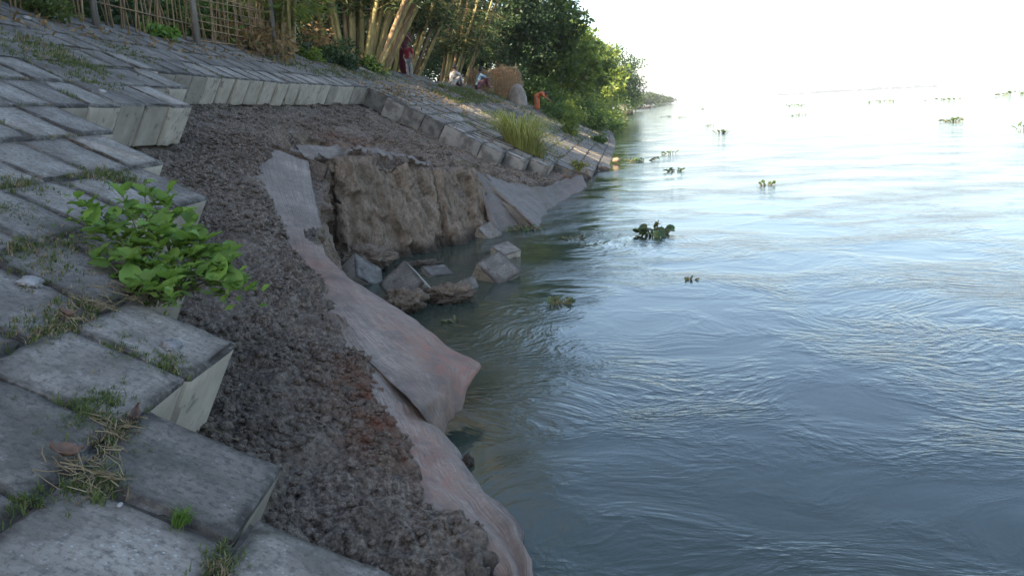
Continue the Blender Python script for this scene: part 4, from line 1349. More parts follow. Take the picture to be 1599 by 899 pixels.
# back rows behind fence and bamboo: the dark wall of leaves
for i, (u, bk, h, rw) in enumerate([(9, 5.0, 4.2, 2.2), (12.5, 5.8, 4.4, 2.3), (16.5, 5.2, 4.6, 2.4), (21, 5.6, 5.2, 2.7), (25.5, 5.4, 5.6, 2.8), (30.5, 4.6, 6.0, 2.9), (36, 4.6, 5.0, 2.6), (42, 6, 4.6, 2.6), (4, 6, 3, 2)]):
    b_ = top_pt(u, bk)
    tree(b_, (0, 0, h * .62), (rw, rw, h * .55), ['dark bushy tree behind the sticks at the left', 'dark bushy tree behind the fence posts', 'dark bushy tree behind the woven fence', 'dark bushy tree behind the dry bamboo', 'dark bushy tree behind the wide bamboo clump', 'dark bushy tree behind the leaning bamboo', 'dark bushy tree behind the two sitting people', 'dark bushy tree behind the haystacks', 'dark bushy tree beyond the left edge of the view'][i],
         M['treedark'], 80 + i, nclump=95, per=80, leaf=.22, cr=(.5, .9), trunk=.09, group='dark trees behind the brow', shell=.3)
# tall unseen trees left and behind, added to keep sun off the near bank
for i, (u, bk) in enumerate([(-9, 6), (-2, 7), (4, 7.5), (-15, 5), (-21, 5), (-16, 10), (6.5, 9)]):
    b_ = top_pt(u, bk)
    tree(b_, (0, 0, 6.2), (3.4, 3.6, 4.6), ['unseen tall tree added for shade behind the photographer', 'unseen tall tree added for shade left of the photographer', 'unseen tall tree added for shade behind the near fence', 'unseen tall tree added for shade on the brow well behind the photographer', 'unseen tall tree added for shade farthest behind the photographer', 'unseen tall tree added for shade set back behind the photographer', 'unseen tall tree added for shade behind the fence posts'][i], M['tree'], 100 + i, nclump=80, per=64, leaf=.42, cr=(.8, 1.3), trunk=.2, shell=.35, group='unseen trees added for shade behind the brow')

# shrubs
def shrub_px(px, py, Y, rad_, label, mat, seed, **kw):
    p = at(px, py, Y)
    u, w_ = uw(p.x, p.y)
    lim = float(vtop(u) * CT - HP * ST)
    p.z = float(top_z(u)) if w_ < lim else float(plane_z(w_))
    return shrub(p, rad_, label, M[mat], seed, **kw)
for i, (u, bk, hh, mt_) in enumerate([(7.4, 1.6, 1.5, 'treedark'), (9.4, 1.7, 1.7, 'tree'), (11.4, 1.5, 1.6, 'treedark'), (13.4, 1.7, 1.7, 'treedark'), (15.2, 1.5, 1.6, 'tree'), (17.0, 2.0, 1.9, 'treedark'), (19.2, 2.6, 2.2, 'treedark'), (22.6, 2.6, 2.4, 'treedark'), (26.0, 2.8, 2.6, 'treedark'), (30.4, 2.6, 2.6, 'treedark'), (33.8, 2.8, 2.8, 'treedark'), (38, 3.2, 3.0, 'treedark'), (15.8, .8, .7, 'dryleaf'), (18.4, 1.4, 1.0, 'treedark'), (21.6, 1.7, 1.3, 'dryleaf'), (24.6, 2.0, 1.6, 'treedark')]):  # dryleaf shrubs carry the orange sunlit patches in their leaf colour
    shrub(top_pt(u, bk), (1.25, 1.0, hh), ['undergrowth behind the left end of the fence', 'undergrowth behind the sticks left of the first post', 'undergrowth behind the first fence post', 'undergrowth behind the second fence post', 'undergrowth behind the woven fence panel', 'undergrowth behind the upright bamboo', 'undergrowth left of the dry bamboo', 'undergrowth behind the dark green shrub', 'undergrowth behind the wide bamboo clump', 'undergrowth behind the leaning bamboo', 'undergrowth behind the two sitting people', 'undergrowth behind the haystacks', 'dry leaves coloured tan for the sunlit patch behind the woven fence panel', 'dark undergrowth right of the upright bamboo', 'dry leaves coloured tan for the sunlit patch above the dark green shrub', 'dark undergrowth inside the wide bamboo clump'][i], M[mt_], 240 + i, 46, 70, .14, group='undergrowth behind the brow', cr=(.3, .5))
b_ = top_pt(20.2, .55); shrub(b_, (.9, .8, .75), 'dark green shrub between the upright bamboo and the wide clump', M['treedark'], 201, 40, 90, .10, cr=(.2, .35))
b_ = top_pt(22.4, .35); shrub(b_, (.7, .5, .42), 'low dark green shrub at the foot of the wide bamboo clump', M['tree'], 202, 26, 80, .09)
b_ = top_pt(18.6, .3); shrub(b_, (.45, .4, .35), 'small pale green shrub beside the upright bamboo', M['tree2'], 203, 18, 60, .08)
b_ = top_pt(9.9, .3); shrub(b_, (.75, .35, .32), 'green weeds at the foot of the stick fence left of the first post', M['grass'], 204, 26, 70, .07)
b_ = top_pt(12.75, .25); shrub(b_, (.42, .3, .30), 'broad leaved green weed between the two fence posts', M['bush'], 205, 14, 40, .12)
b_ = top_pt(8.2, .35); shrub(b_, (.6, .35, .25), 'low weeds at the left end of the fence', M['grass'], 206, 20, 60, .07)
b_ = top_pt(16.0, .35); shrub(b_, (.5, .3, .4), 'yellow green weeds at the foot of the woven panel', M['tree2'], 207, 20, 60, .07)
for i, (px, py, Y, r_) in enumerate([(838, 140, 43.5, 1.3), (862, 150, 46, 1.4), (884, 152, 49, 1.5), (818, 132, 43, 1.4), (905, 158, 54, 1.8), (925, 164, 60, 2.0), (800, 128, 44, 1.5), (942, 166, 76, 2.2), (958, 166, 90, 2.4)]):
    shrub_px(px, py, Y, (r_, r_, r_ * 1.15), ['understory bush behind the person in orange', 'understory bush right of the person in orange', 'understory bush below the sunlit tree', 'understory bush behind the sacking stack', 'understory bush below the mid green tree', 'understory bush below the tree with the lit crest', 'understory bush behind the big haystack', 'understory bush left under the spreading tree', 'understory bush right under the spreading tree'][i], ['tree', 'tree2', 'tree'][i % 3], 270 + i, nclump=44, per=64, leaf=.17, group='understory bushes below the far trees')
shrub_px(893, 150, 41, (.9, .8, 1.0), 'sunlit yellow green shrub standing right of the person in orange', 'tree2', 211, nclump=30, per=70, leaf=.13)
shrub_px(858, 152, 40, (.8, .7, .7), 'green shrub close behind the person in orange', 'tree', 212, nclump=26, per=70, leaf=.13)
shrub_px(890, 196, 33, (.35, .35, .95), 'slim leafy sapling on the slope right of the long grass', 'tree2', 213, nclump=22, per=46, leaf=.12, cr=(.4, .7))
shrub_px(922, 176, 46, (1.3, 1.0, .9), 'green scrub spreading over the middle of the far slope', 'tree', 214, nclump=34, per=70, leaf=.15)
shrub_px(946, 178, 60, (1.4, 1.2, .9), 'green scrub on the slope near the thin pole', 'tree', 215, nclump=30, per=60, leaf=.18)
shrub_px(872, 175, 38, (.9, .8, .55), 'dark low scrub on the slope below the orange figure', 'tree', 216, nclump=26, per=60, leaf=.12)
shrub_px(935, 205, 36, (.6, .5, .35), 'small scrub on the far blocks near the waterline', 'tree', 217, nclump=16, per=50, leaf=.1)
shrub_px(903, 233, 21.5, (.28, .22, .22), 'yellow flowering weed on the broken end of the far blocks', 'longgrass', 218, nclump=12, per=36, leaf=.08)
shrub_px(912, 160, 55, (1.5, 1.2, 1.3), 'leafy scrub under the mid green tree', 'tree', 219, nclump=34, per=60, leaf=.17)
shrub_px(940, 165, 72, (1.8, 1.4, 1.5), 'leafy scrub under the spreading dark tree', 'tree2', 220, nclump=34, per=60, leaf=.2)
shrub_px(690, 160, 27.5, (.15, .15, .12), 'tiny yellow green weed on the sunlit joint strip', 'longgrass', 221, nclump=8, per=20, leaf=.07)

# long sunlit grass clump on the far slope
def grass_clump(px, py, Y, n, r_, h, label, mat, wd=.009):
    p = at(px, py, Y); u, w_ = uw(p.x, p.y); p = Vector(wz(u, w_, plane_z(w_)))
    mb = MB(); rn = random.Random(px)
    for _ in range(n):
        a = rn.uniform(0, 6.28); q = p + Vector((math.cos(a), math.sin(a), 0)) * r_ * rn.random() ** .5 * .55
        q.z = p.z - (q.x - p.x) * .5
        hh = h * rn.uniform(.55, 1.2); ln = rn.uniform(.3, 1.5)
        d = Vector((math.cos(a), math.sin(a), 0)); s2 = Vector((-d.y, d.x, 0)) * wd
        pts = [q, q + Vector((0, 0, hh * .55)) + d * ln * hh * .2, q + Vector((0, 0, hh * .85)) + d * ln * hh * .5, q + Vector((0, 0, hh * max(.3, .95 - .42 * ln))) + d * ln * hh * .85]
        mb.add([pts[0] - s2, pts[0] + s2, pts[1] + s2, pts[1] - s2, pts[2] + s2 * .7, pts[2] - s2 * .7, pts[3]], [(0, 1, 2, 3), (3, 2, 4, 5), (5, 4, 6)])
    return tag(mb.build('long_grass', M[mat]), label, 'grass', 'long grass clumps on the slope')
grass_clump(812, 212, 20.0, 520, .75, .85, 'big sunlit clump of long yellow green grass on the far slope', 'longgrass')
grass_clump(835, 222, 20.0, 160, .4, .45, 'lower skirt of long grass at the edge of the far blocks', 'longgrass')
# grass mats over the far blocks
gm = MB(); rn = random.Random(5)
def mat_patch(u0, u1, v0, v1, n, h):
    for _ in range(n):
        u = rn.uniform(u0, u1); v = rn.uniform(v0, v1)
        if fbm(np.array([[u * .5, v * 1.1, 3.3]]), 2)[0] < -.08: continue
        tuft(gm, u, v, 3, .05, h, .006, .9)
mat_patch(24, 33, -4.6, -3.2, 1500, .12)
mat_patch(20, 34, -2.6, .2, 1500, .10)
mat_patch(33, 60, -4.2, 1.0, 2200, .22)
mat_patch(15, 24, -5.4, -4.6, 500, .08)
tag(gm.build('slope_grass', M['grass']), 'green grass mats grown over the far blocks', 'grass', kind='stuff')

# dead leaf litter over the far blocks and the brow
rng = np.random.default_rng(77); n = 3000
uu = np.concatenate([rng.uniform(18, 34, 1600), rng.uniform(8, 20, 400), rng.uniform(18, 40, 1000)]); vv = np.concatenate([rng.normal(-3.9, .55, 1600), rng.normal(-5.3, .25, 400), rng.uniform(-4, 1, 1000)])
C = np.array([bank(a, max(b_, float(vtop(a)) + .02), -.018) for a, b_ in zip(uu, vv)])
nn = np.array(bank_rot(20.) @ Vector((0, 0, 1)))
me = leaves_mesh('leaf_litter', C, rng.normal(size=C.shape), nn + .35 * rng.normal(size=C.shape), rng.uniform(.05, .13, n), rng.uniform(.02, .05, n))
tag(link('leaf_litter', me, M['dryleaf']), 'tan dead leaves strewn over the far blocks and brow', 'leaf litter', kind='stuff')

# ---- stick and woven fence on the brow
fe = empty('bamboo_fence', top_pt(12, .15), 'rough bamboo fence of sticks and woven strips along the brow', 'fence')
def fp(u, h, bk=.15): return top_pt(u, bk) + Vector((0, 0, h)) - fe.location
rn = random.Random(9)
pk = MB(); pk.tube([(0, 0, 0), (.01, 0, .5), (-.008, .005, 1.05), (.012, 0, 1.6)], [.014, .013, .012, .009], 5)
pkm = mesh_from('picket', np.concatenate(pk.V), pk.F, True); pkm.materials.append(M['dryculm'])
def stick(name, a, b_, r_=.012, mat='dryculm'):
    mb = MB(); mid = a.lerp(b_, .5) + Vector((rn.gauss(0, .012), rn.gauss(0, .012), rn.gauss(0, .015)))
    mb.tube([a, mid, b_], [r_, r_ * .95, r_ * .8], 5)
    return mb.build(name, M[mat], fe, True)
for u in (8.4, 11.05, 13.65, 16.6):
    mb = MB(); a = fp(u, -.1, .08); mb.tube([a, a + Vector((rn.gauss(0, .01), 0, 1.1)), a + Vector((rn.gauss(0, .02), 0, 2.3))], [.047, .044, .04], 10)
    mb.build('post', M['post'], fe, True)
u = 6.8
while u < 13.6:
    p = fp(u, -.05, .2 + rn.gauss(0, .03))
    mt = Matrix.Translation(p) @ Euler((rn.gauss(0, .10), rn.gauss(0, .06), rn.uniform(0, 6))).to_matrix().to_4x4() @ Matrix.Diagonal((1, 1, rn.uniform(.8, 1.1), 1))
    link('picket', pkm, None, fe, mtx=mt)
    u += rn.uniform(.07, .17)
while u < 17.4:
    p = fp(u, -.05, .2 + rn.gauss(0, .02))
    mt = Matrix.Translation(p) @ Euler((rn.gauss(0, .05), rn.gauss(0, .08), rn.uniform(0, 6))).to_matrix().to_4x4() @ Matrix.Diagonal((.8, .8, rn.uniform(.8, 1.1), 1))
    link('picket', pkm, None, fe, mtx=mt)
    u += rn.uniform(.07, .13)
for (u0, u1, hs_) in [(6.8, 11, (.42, .95, 1.4)), (11, 13.7, (.38, .72, 1.1, 1.45)), (13.6, 17.4, (.14, .28, .40, .52, .66, .78, .92, 1.05, 1.2, 1.35))]:
    for h in hs_: stick('rail', fp(u0, h + rn.gauss(0, .03), .17), fp(u1, h + rn.gauss(0, .04), .17), .013 if h in (.42, .95, .38) else .010)
for _ in range(16):
    u = rn.uniform(11.2, 16.8); stick('brace', fp(u, rn.uniform(-.0, .3), .24), fp(u + rn.uniform(-.5, .5), rn.uniform(.9, 1.6), .24), .009)

# ================================================================== PEOPLE, HAYSTACKS, BOATS
def skin_obj(name, verts, edges, radii, mat, parent, sub=2):
    me = bpy.data.meshes.new(name)
    me.from_pydata([tuple(v) for v in verts], edges, [])
    o = link(name, me, mat, parent)
    md = o.modifiers.new('skin', 'SKIN'); md.use_smooth_shade = True
    lay = me.skin_vertices[0].data if me.skin_vertices else None
    if lay is None:
        bpy.context.view_layer.objects.active = o
        bpy.context.view_layer.update(); lay = me.skin_vertices[0].data
    for i, r_ in enumerate(radii): lay[i].radius = (r_, r_) if not hasattr(r_, '__len__') else r_
    lay[0].use_root = True
    sb = o.modifiers.new('sub', 'SUBSURF'); sb.levels = sub; sb.render_levels = sub
    return o
def V3(*a): return Vector(a)
def person(loc, rz, pose, clothes, label, scale=1., group='people on the bank'):
    """pose: dict of joints (x right, y forward, z up, metres, adult of 1.6 m)"""
    root = empty('person', loc, label, 'person', group, rz); root.scale = (scale,) * 3
    J = pose
    names = ['pelvis', 'belly', 'chest', 'neck', 'head0', 'head1']
    verts = [J[n] for n in names]; rad_ = [.12, .115, .13, .05, .085, .075]
    edges = [(i, i + 1) for i in range(5)]
    def chain(start, pts, rs):
        k = start
        for p, r_ in zip(pts, rs):
            verts.append(p); rad_.append(r_); edges.append((k, len(verts) - 1)); k = len(verts) - 1
        return k
    for s_ in 'lr':
        k = chain(2, [J['sh_' + s_], J['el_' + s_], J['wr_' + s_]], [.055, .042, .028])
        d = (J['wr_' + s_] - J['el_' + s_]).normalized(); sd_ = d.orthogonal().normalized()
        pk_ = chain(k, [J['wr_' + s_] + d * .06], [.03])
        for q in range(4): chain(pk_, [J['wr_' + s_] + d * (.10 + .005 * q) + sd_ * (.024 * (q - 1.5)), J['wr_' + s_] + d * (.155 - .008 * abs(q - 1)) + sd_ * (.024 * (q - 1.5)) + Vector((0, 0, -.02))], [.009, .008])
        chain(k, [J['wr_' + s_] + d * .03 + sd_ * .04, J['wr_' + s_] + d * .07 + sd_ * .055], [.010, .009])
        chain(0, [J['hip_' + s_], J['kn_' + s_], J['an_' + s_], J['an_' + s_] + J['toe']], [.085, .058, .038, .03])
    body = skin_obj('body', verts, edges, rad_, M['skin'], root)
    # hair cap, nose
    V_, F_ = ico(3)
    up = (J['head1'] - J['neck']).normalized()
    hc = J['head0'].lerp(J['head1'], .55) - J['face'] * .015
    vv = V_ * np.array([.098, .105, .118]) * (1 + .05 * fbm(V_ * 4, 2))[:, None]
    keep = [tuple(f) for f in F_ if not (np.dot(V_[f].mean(0), np.array(J['face'])) > .35 and V_[f].mean(0)[2] < .35)]
    link('hair', mesh_from('hair', vv + np.array(hc), keep, True), M['hair'], root)
    mb = MB(); mb.tube([J['head0'] + J['face'] * .07 + V3(0, 0, .03), J['head0'] + J['face'] * .112, J['head0'] + J['face'] * .085 - V3(0, 0, .012)], [.008, .014, .012], 6)
    mb.build('nose', M['skin'], body, True)
    for nm, mat, keys, rs, ed in clothes:
        vs_ = [J[k] if isinstance(k, str) else k for k in keys]
        skin_obj(nm, vs_, ed, rs, M[mat], root)
    return root
STAND = dict(pelvis=V3(0, 0, .84), belly=V3(0, .01, 1.0), chest=V3(0, 0, 1.2), neck=V3(0, .01, 1.36), head0=V3(0, .03, 1.47), head1=V3(0, .02, 1.56), face=V3(0, 1, 0),
             sh_l=V3(-.17, 0, 1.30), el_l=V3(-.23, -.02, 1.04), wr_l=V3(-.22, .08, .82), sh_r=V3(.17, 0, 1.30), el_r=V3(.23, .02, 1.05), wr_r=V3(.16, .18, .95),
             hip_l=V3(-.09, 0, .78), kn_l=V3(-.10, .02, .44), an_l=V3(-.10, 0, .06), hip_r=V3(.09, 0, .78), kn_r=V3(.10, .02, .44), an_r=V3(.11, 0, .06), toe=V3(0, .14, -.03))
SIT = dict(pelvis=V3(0, 0, .13), belly=V3(0, .04, .30), chest=V3(0, .12, .50), neck=V3(0, .17, .66), head0=V3(0, .22, .77), head1=V3(0, .22, .86), face=V3(0, 1, -.1),
           sh_l=V3(-.17, .13, .58), el_l=V3(-.20, .38, .46), wr_l=V3(-.08, .56, .46), sh_r=V3(.17, .13, .58), el_r=V3(.20, .38, .46), wr_r=V3(.06, .58, .44),
           hip_l=V3(-.1, .06, .13), kn_l=V3(-.13, .42, .46), an_l=V3(-.12, .52, .06), hip_r=V3(.1, .06, .13), kn_r=V3(.13, .42, .46), an_r=V3(.12, .54, .06), toe=V3(0, .14, -.03))
BEND = dict(STAND); BEND.update(belly=V3(0, .12, .95), chest=V3(0, .34, .98), neck=V3(0, .48, .94), head0=V3(0, .58, .90), head1=V3(0, .65, .94), face=V3(0, .6, -.8), sh_l=V3(-.17, .40, .97), el_l=V3(-.2, .55, .74), wr_l=V3(-.15, .72, .58), sh_r=V3(.17, .40, .97), el_r=V3(.2, .55, .74), wr_r=V3(.15, .74, .60))
def SHIRT(mat): return ('shirt', mat, ['belly', 'chest', 'sh_l', 'el_l', 'sh_r', 'el_r', 'pelvis'], [.135, .15, .075, .058, .075, .058, .14], [(0, 1), (1, 2), (2, 3), (1, 4), (4, 5), (0, 6)])
def TROUS(mat): return ('trousers', mat, ['pelvis', 'hip_l', 'kn_l', 'an_l', 'hip_r', 'kn_r', 'an_r'], [.14, .105, .078, .055, .105, .078, .055], [(0, 1), (1, 2), (2, 3), (0, 4), (4, 5), (5, 6)])
def GOWN(mat, r_=.2): return ('gown', mat, ['belly', 'chest', 'sh_l', 'el_l', 'sh_r', 'el_r', 'pelvis', V3(0, .02, .45), V3(0, .02, .10)], [.145, .155, .08, .062, .08, .062, .165, r_ * .95, r_], [(0, 1), (1, 2), (2, 3), (1, 4), (4, 5), (0, 6), (6, 7), (7, 8)])
def feet(px, py, Y):
    p = at(px, py, Y); u, w_ = uw(p.x, p.y)
    return Vector((p.x, p.y, float(top_z(u)) if w_ < float(vtop(u) * CT - HP * ST) + .3 else float(plane_z(w_))))
vp = dict(STAND); vp.update(wr_l=V3(-.1, .16, 1.25), el_l=V3(-.25, .06, 1.06))
person(feet(634, 124, 26.2), math.pi + .3, vp, [GOWN('c_darkred'), ('head_veil', 'c_darkred', ['head1', 'neck', 'chest'], [.115, .12, .15], [(0, 1), (1, 2)])], 'person in a long dark red gown and veil standing among the bamboo', .98)
person(feet(641, 130, 25.7), math.pi - .4, STAND, [SHIRT('c_red'), TROUS('c_grey')], 'child in a crimson shirt and pale trousers standing before the dark red gown', .62)
person(feet(706, 143, 31.5), -.9, SIT, [SHIRT('c_white'), TROUS('c_white')], 'person in pale clothes sitting on the ground, leftmost of those seated', .82)
person(feet(719, 143, 32.0), 1.9, SIT, [SHIRT('c_dark'), TROUS('c_maroon')], 'person in dark clothes sitting with drawn up knees beside the pale clothed one', .8)
person(feet(746, 148, 34.5), -1.25, SIT, [SHIRT('c_blue'), TROUS('c_maroon')], 'person in a pale blue shirt sitting before the haystack, arms on knees', .92)
person(feet(838, 156, 38.5), -1.9, BEND, [SHIRT('c_orange'), GOWN('c_orange', .17)], 'person in orange bending over by the bushes right of the haystacks', .8)

def haystack(px, py, Y, rx, ry, h, label, mat, seed, power=2.4, straw=1600, name='haystack', cat='haystack'):
    p = feet(px, py, Y)
    n, mrows = 40, 22
    V_ = []; F_ = []
    for i in range(mrows + 1):
        t_ = i / mrows
        for k in range(n):
            a = 2 * math.pi * k / n
            r_ = (1 - t_ ** power) ** (1 / power) if t_ < 1 else 0
            V_.append((math.cos(a) * rx * r_, math.sin(a) * ry * r_, h * t_))
    for i in range(mrows):
        for k in range(n): F_.append((i * n + k, i * n + (k + 1) % n, (i + 1) * n + (k + 1) % n, (i + 1) * n + k))
    V_ = np.array(V_); V_ = V_ * (1 + .10 * fbm(V_ * 1.6 + seed, 3) + .05 * fbm(V_ * 6 + seed, 2))[:, None]
    root = empty(name, p - Vector((0, 0, .06)), label, cat, 'stacks beside the people')
    link('heap', mesh_from('heap', V_, F_, True), M[mat], root)
    if straw:
        rng = np.random.default_rng(seed); ii = rng.integers(0, len(V_), straw)
        C = V_[ii] * 1.01; D = rng.normal(size=C.shape) * .5 + C / (np.linalg.norm(C, axis=1)[:, None] + .1) * .35 + np.array([0, 0, -.6])
        s_ = link('loose_straw', leaves_mesh('loose_straw', C, D, rng.normal(size=C.shape), rng.uniform(.15, .35, straw), np.full(straw, .02)), M['drygrass'], root); s_['kind'] = 'stuff'
    return root
haystack(751, 146, 36.2, .55, .55, .95, 'smaller rounded orange haystack behind the person in blue', 'hay', 3)
haystack(786, 150, 37.6, .85, .7, 1.35, 'large flat topped brown haystack, the biggest of the stacks', 'hay', 7, 4.)
haystack(808, 151, 37.0, .42, .5, .95, 'stack covered with pale grey sacking at the right of the big haystack', 'tarp', 12, 2.2, 0, 'covered_stack', 'covered stack')
# stakes, poles
def pole(px, py0, py1, Y, dx, label, r_=.03, mat='dryculm'):
    b_ = at(px, py0, Y); t_ = at(px + dx, py1, Y)
    mb = MB(); mb.tube([Vector((0, 0, -.3)), (t_ - b_) * .5 + Vector((.02, 0, 0)), t_ - b_], [r_, r_ * .9, r_ * .7], 7)
    return tag(mb.build('pole', M[mat], None, True, b_), label, 'pole', 'thin poles on the bank')
pole(802, 122, 98, 37.2, 4, 'thin stake standing between the haystack and the sacking stack')
pole(955, 194, 136, 62, 0, 'tall thin pole standing in the shallows before the moored boat', .05)
pole(926, 167, 148, 70, 6, 'short leaning pole among the scrub of the far slope', .05)
pole(977, 166, 146, 128, -1, 'thin upright pole beside the roof of the moored boat', .07)

def boat(px, py, L, rz, label, roof, seed):
    p = on_water(px, py)
    root = empty('moored_boat', (p.x, p.y, 0), label, 'boat', 'boats moored under the trees', rz)
    n = 24; V_ = []; F_ = []
    for i in range(n + 1):
        t_ = i / n * 2 - 1
        wd = .62 * (1 - abs(t_) ** 2.6) + .03; sh = .45 + .55 * abs(t_) ** 2.5
        prof = [(-wd, sh), (-wd * .95, sh * .55), (-wd * .5, -.1), (wd * .5, -.1), (wd * .95, sh * .55), (wd, sh), (wd * .86, sh - .04), (wd * .8, sh * .3), (-wd * .8, sh * .3), (-wd * .86, sh - .04)]
        V_ += [(t_ * L / 2, a, b_) for a, b_ in prof]
    for i in range(n):
        for k in range(10): F_.append((i * 10 + k, i * 10 + (k + 1) % 10, (i + 1) * 10 + (k + 1) % 10, (i + 1) * 10 + k))
    F_ += [tuple(range(9, -1, -1)), tuple(n * 10 + k for k in range(10))]
    link('hull', mesh_from('hull', V_, F_, True), M['boat'], root)
    if roof:
        mb = MB()
        a, b_, h0, h1 = -L * .2, L * .22, .8, 1.75
        mb.add([(a, -.75, h0), (b_, -.75, h0), (b_, 0, h1), (a, 0, h1), (a, .75, h0), (b_, .75, h0)], [(0, 1, 2, 3), (3, 2, 5, 4)])
        roof_ = o = mb.build('roof', M['thatch'], root); md = o.modifiers.new('t', 'SOLIDIFY'); md.thickness = .08
        mb = MB()
        for x in (a + .1, b_ - .1):
            for y in (-.6, .6): mb.tube([(x, y, .2), (x, y, 1.0)], [.04, .04], 6)
        mb.build('roof_posts', M['dryculm'], roof_)
    mb = MB()
    for x in np.linspace(-L * .35, L * .35, 6): mb.box((x, 0, .34), (.07, .5, .02))
    mb.build('thwarts', M['thatch'], root)
    return root
boat(969, 181, 4.2, .25, 'dark moored boat with a gabled roof under the spreading tree', True, 1)
boat(984, 171, 6.5, .1, 'second dark boat lying behind the roofed one', False, 2)
boat(1001, 170, 6.0, .05, 'pale open boat farthest out along the bank', False, 3)
# lit stone at the last wet block
V_, F_ = ico(3)
p = at(962, 250, 27.4)
o = link('pale_stone', mesh_from('pale_stone', V_ * (1 + .3 * fbm(V_ * 1.5, 3))[:, None] * np.array([.13, .11, .085]), F_, True), M['stone'], loc=p)
tag(o, 'pale stone lying on the last wet block at the far waterline', 'stone')

# ---- water hyacinth rafts
def hyacinth(px, py, n, r_, h, label, seed):
    p = on_water(px, py); rng = np.random.default_rng(seed); rn = random.Random(seed)
    root = empty('water_hyacinth', p, label, 'floating plant', 'water hyacinth drifting on the river')
    mb = MB(); st = MB()
    for _ in range(n):
        a = rn.uniform(0, 6.28); d = rn.random() ** .6 * r_
        c = Vector((math.cos(a) * d * 1.3, math.sin(a) * d, h * rn.uniform(.3, 1) * (1.1 - d / r_ * .6)))
        st.tube([Vector((c.x * .5, c.y * .5, -.02)), Vector((c.x * .8, c.y * .8, c.z * .6)), c], [.012, .014, .007], 4, False)
        up = Vector((rn.gauss(0, .5), rn.gauss(-.3, .5), 1)).normalized(); e1 = up.orthogonal().normalized(); e2 = up.cross(e1)
        s_ = h * rn.uniform(.22, .36); c.z *= .7
        ring = [c + (e1 * math.cos(q * math.pi / 4) + e2 * math.sin(q * math.pi / 4) * .85) * s_ + up * s_ * .15 for q in range(8)]
        mb.add([c] + ring, [(0, 1 + q, 1 + (q + 1) % 8) for q in range(8)])
    mb.build('leaves', M['hyacinth'], root)['kind'] = 'stuff'; st.build('stalks', M['stem'], root)['kind'] = 'stuff'
HY = [(1020, 366, 26, .26, .22, 'largest near raft of floating hyacinth, in the open water'), (1055, 268, 14, .26, .17, 'floating hyacinth just left of the open channel, next beyond the largest raft'), (1003, 251, 16, .5, .2, 'loose row of floating leaves off the last wet block'), (1195, 289, 8, .16, .16, 'straggly floating sprig right of the nearer rafts'),
      (1076, 437, 6, .08, .06, 'tiny floating sprig nearer than the largest raft'), (866, 474, 12, .16, .10, 'dark floating weed by the edge of the bank shadow'), (1490, 190, 34, .6, .3, 'bright green hyacinth raft far out at the right'), (1126, 208, 16, .5, .3, 'small lit hyacinth raft in mid river'), (895, 373, 8, .22, .07, 'low weed by the far cloth in the river'),
      (822, 358, 26, .3, .10, 'green weed gathered at the foot of the far cloth'), (1048, 240, 8, .3, .2, 'small dark sprig behind the nearer floating rafts'), (710, 500, 8, .14, .05, 'floating weed and twig in the green shadowed shallows'),
      (1100, 171, 12, .9, .35, 'far dark raft near the line of the horizon, left one'), (1245, 181, 10, .8, .3, 'thin far raft in the middle of the river'), (1065, 184, 9, .6, .3, 'far speck of hyacinth off the moored boats'), (1042, 183, 9, .6, .3, 'far speck of hyacinth nearest the moored boats'),
      (1377, 160, 16, 1.6, .6, 'far raft below the distant island'), (1582, 149, 22, 2.4, .9, 'far dark raft at the right edge of the picture'), (1470, 158, 16, 2.0, .6, 'long thin far raft right of the distant island'), (1240, 166, 14, 1.5, .5, 'far raft left below the distant island'), (1112, 197, 6, .4, .2, 'small far speck left above the mid river raft'), (1597, 201, 8, .5, .4, 'dark raft cut by the right border')]
for i, (px, py, n, r_, h, lb) in enumerate(HY): hyacinth(px, py, n, r_, h, lb, 300 + i)

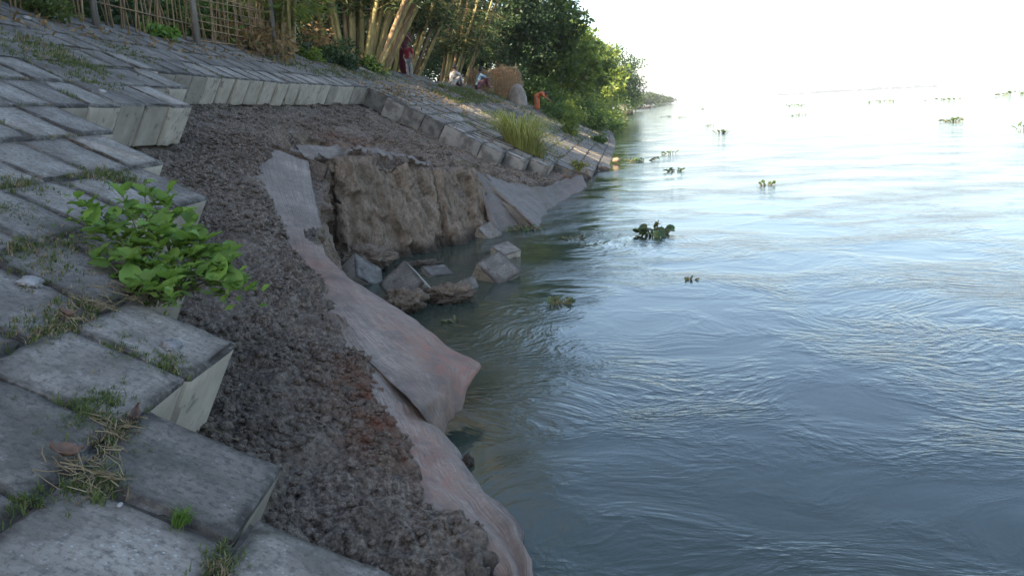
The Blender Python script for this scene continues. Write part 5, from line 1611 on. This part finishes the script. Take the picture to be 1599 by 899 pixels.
# ---- distant low island with trees, and far shore
def strip(name, px0, px1, Y, h, label, seed, trees=True):
    y0 = 158 - .0515 * (px0 - 1040)
    a = on_water(px0, y0 + CAMZ * F / Y); b_ = on_water(px1, 158 - .0515 * (px1 - 1040) + CAMZ * F / Y)
    n = 160; rng = np.random.default_rng(seed)
    V_ = []; F_ = []
    for i in range(n + 1):
        t_ = i / n; p = a.lerp(b_, t_)
        e = math.sin(math.pi * t_) ** .35
        zz = .4 + 1.6 * e
        V_ += [(p.x, p.y - 25 * e, -.3), (p.x, p.y - 12 * e, zz), (p.x, p.y + 30 * e, zz), (p.x, p.y + 60 * e, -.3)]
    for i in range(n):
        for k in range(3): F_.append((i * 4 + k, (i + 1) * 4 + k, (i + 1) * 4 + k + 1, i * 4 + k + 1))
    o = tag(link(name, mesh_from(name, V_, F_, True), M['sand']), label, kind='structure')
    if trees:
        cen = []; rr_ = []
        for _ in range(420):
            t_ = rng.uniform(.01, .99); p = a.lerp(b_, t_)
            hh = h * (.35 + .65 * np.clip(.5 + fbm(np.array([[t_ * 9, seed, 0]]), 3)[0] * 1.4, 0, 1))
            cen.append((p.x + rng.normal() * 2, p.y + rng.uniform(0, 25), .6 + hh * rng.uniform(.2, .85))); rr_.append(hh * rng.uniform(.25, .5))
        t = link(name + '_wood', crown_mesh('wood', cen, rr_, 26, h * .22, rng), M['far'])
        tag(t, 'low line of trees on the distant island' if h > 6 else 'faint far line of trees on the horizon', 'trees', kind='stuff')
strip('distant_island', 1212, 1470, 2300, 11, None, 1)
strip('far_shore', 1045, 1200, 3800, 6, None, 2)
strip('far_shore', 1470, 1560, 3600, 5, None, 3)

# ---- hazy river air
mb = MB(); mb.box((1100, 2450, 14), (1600, 2600, 15.5))
hz, t, b = mat_new('river_haze')
t.nodes.remove(b)
pv = t.nodes.new('ShaderNodeVolumePrincipled')
pv.inputs['Color'].default_value = (.93, .96, 1, 1); pv.inputs['Density'].default_value = .00035; pv.inputs['Anisotropy'].default_value = .2
t.links.new(pv.outputs[0], t.nodes['Material Output'].inputs['Volume'])
tag(mb.build('haze', hz), kind='stuff')
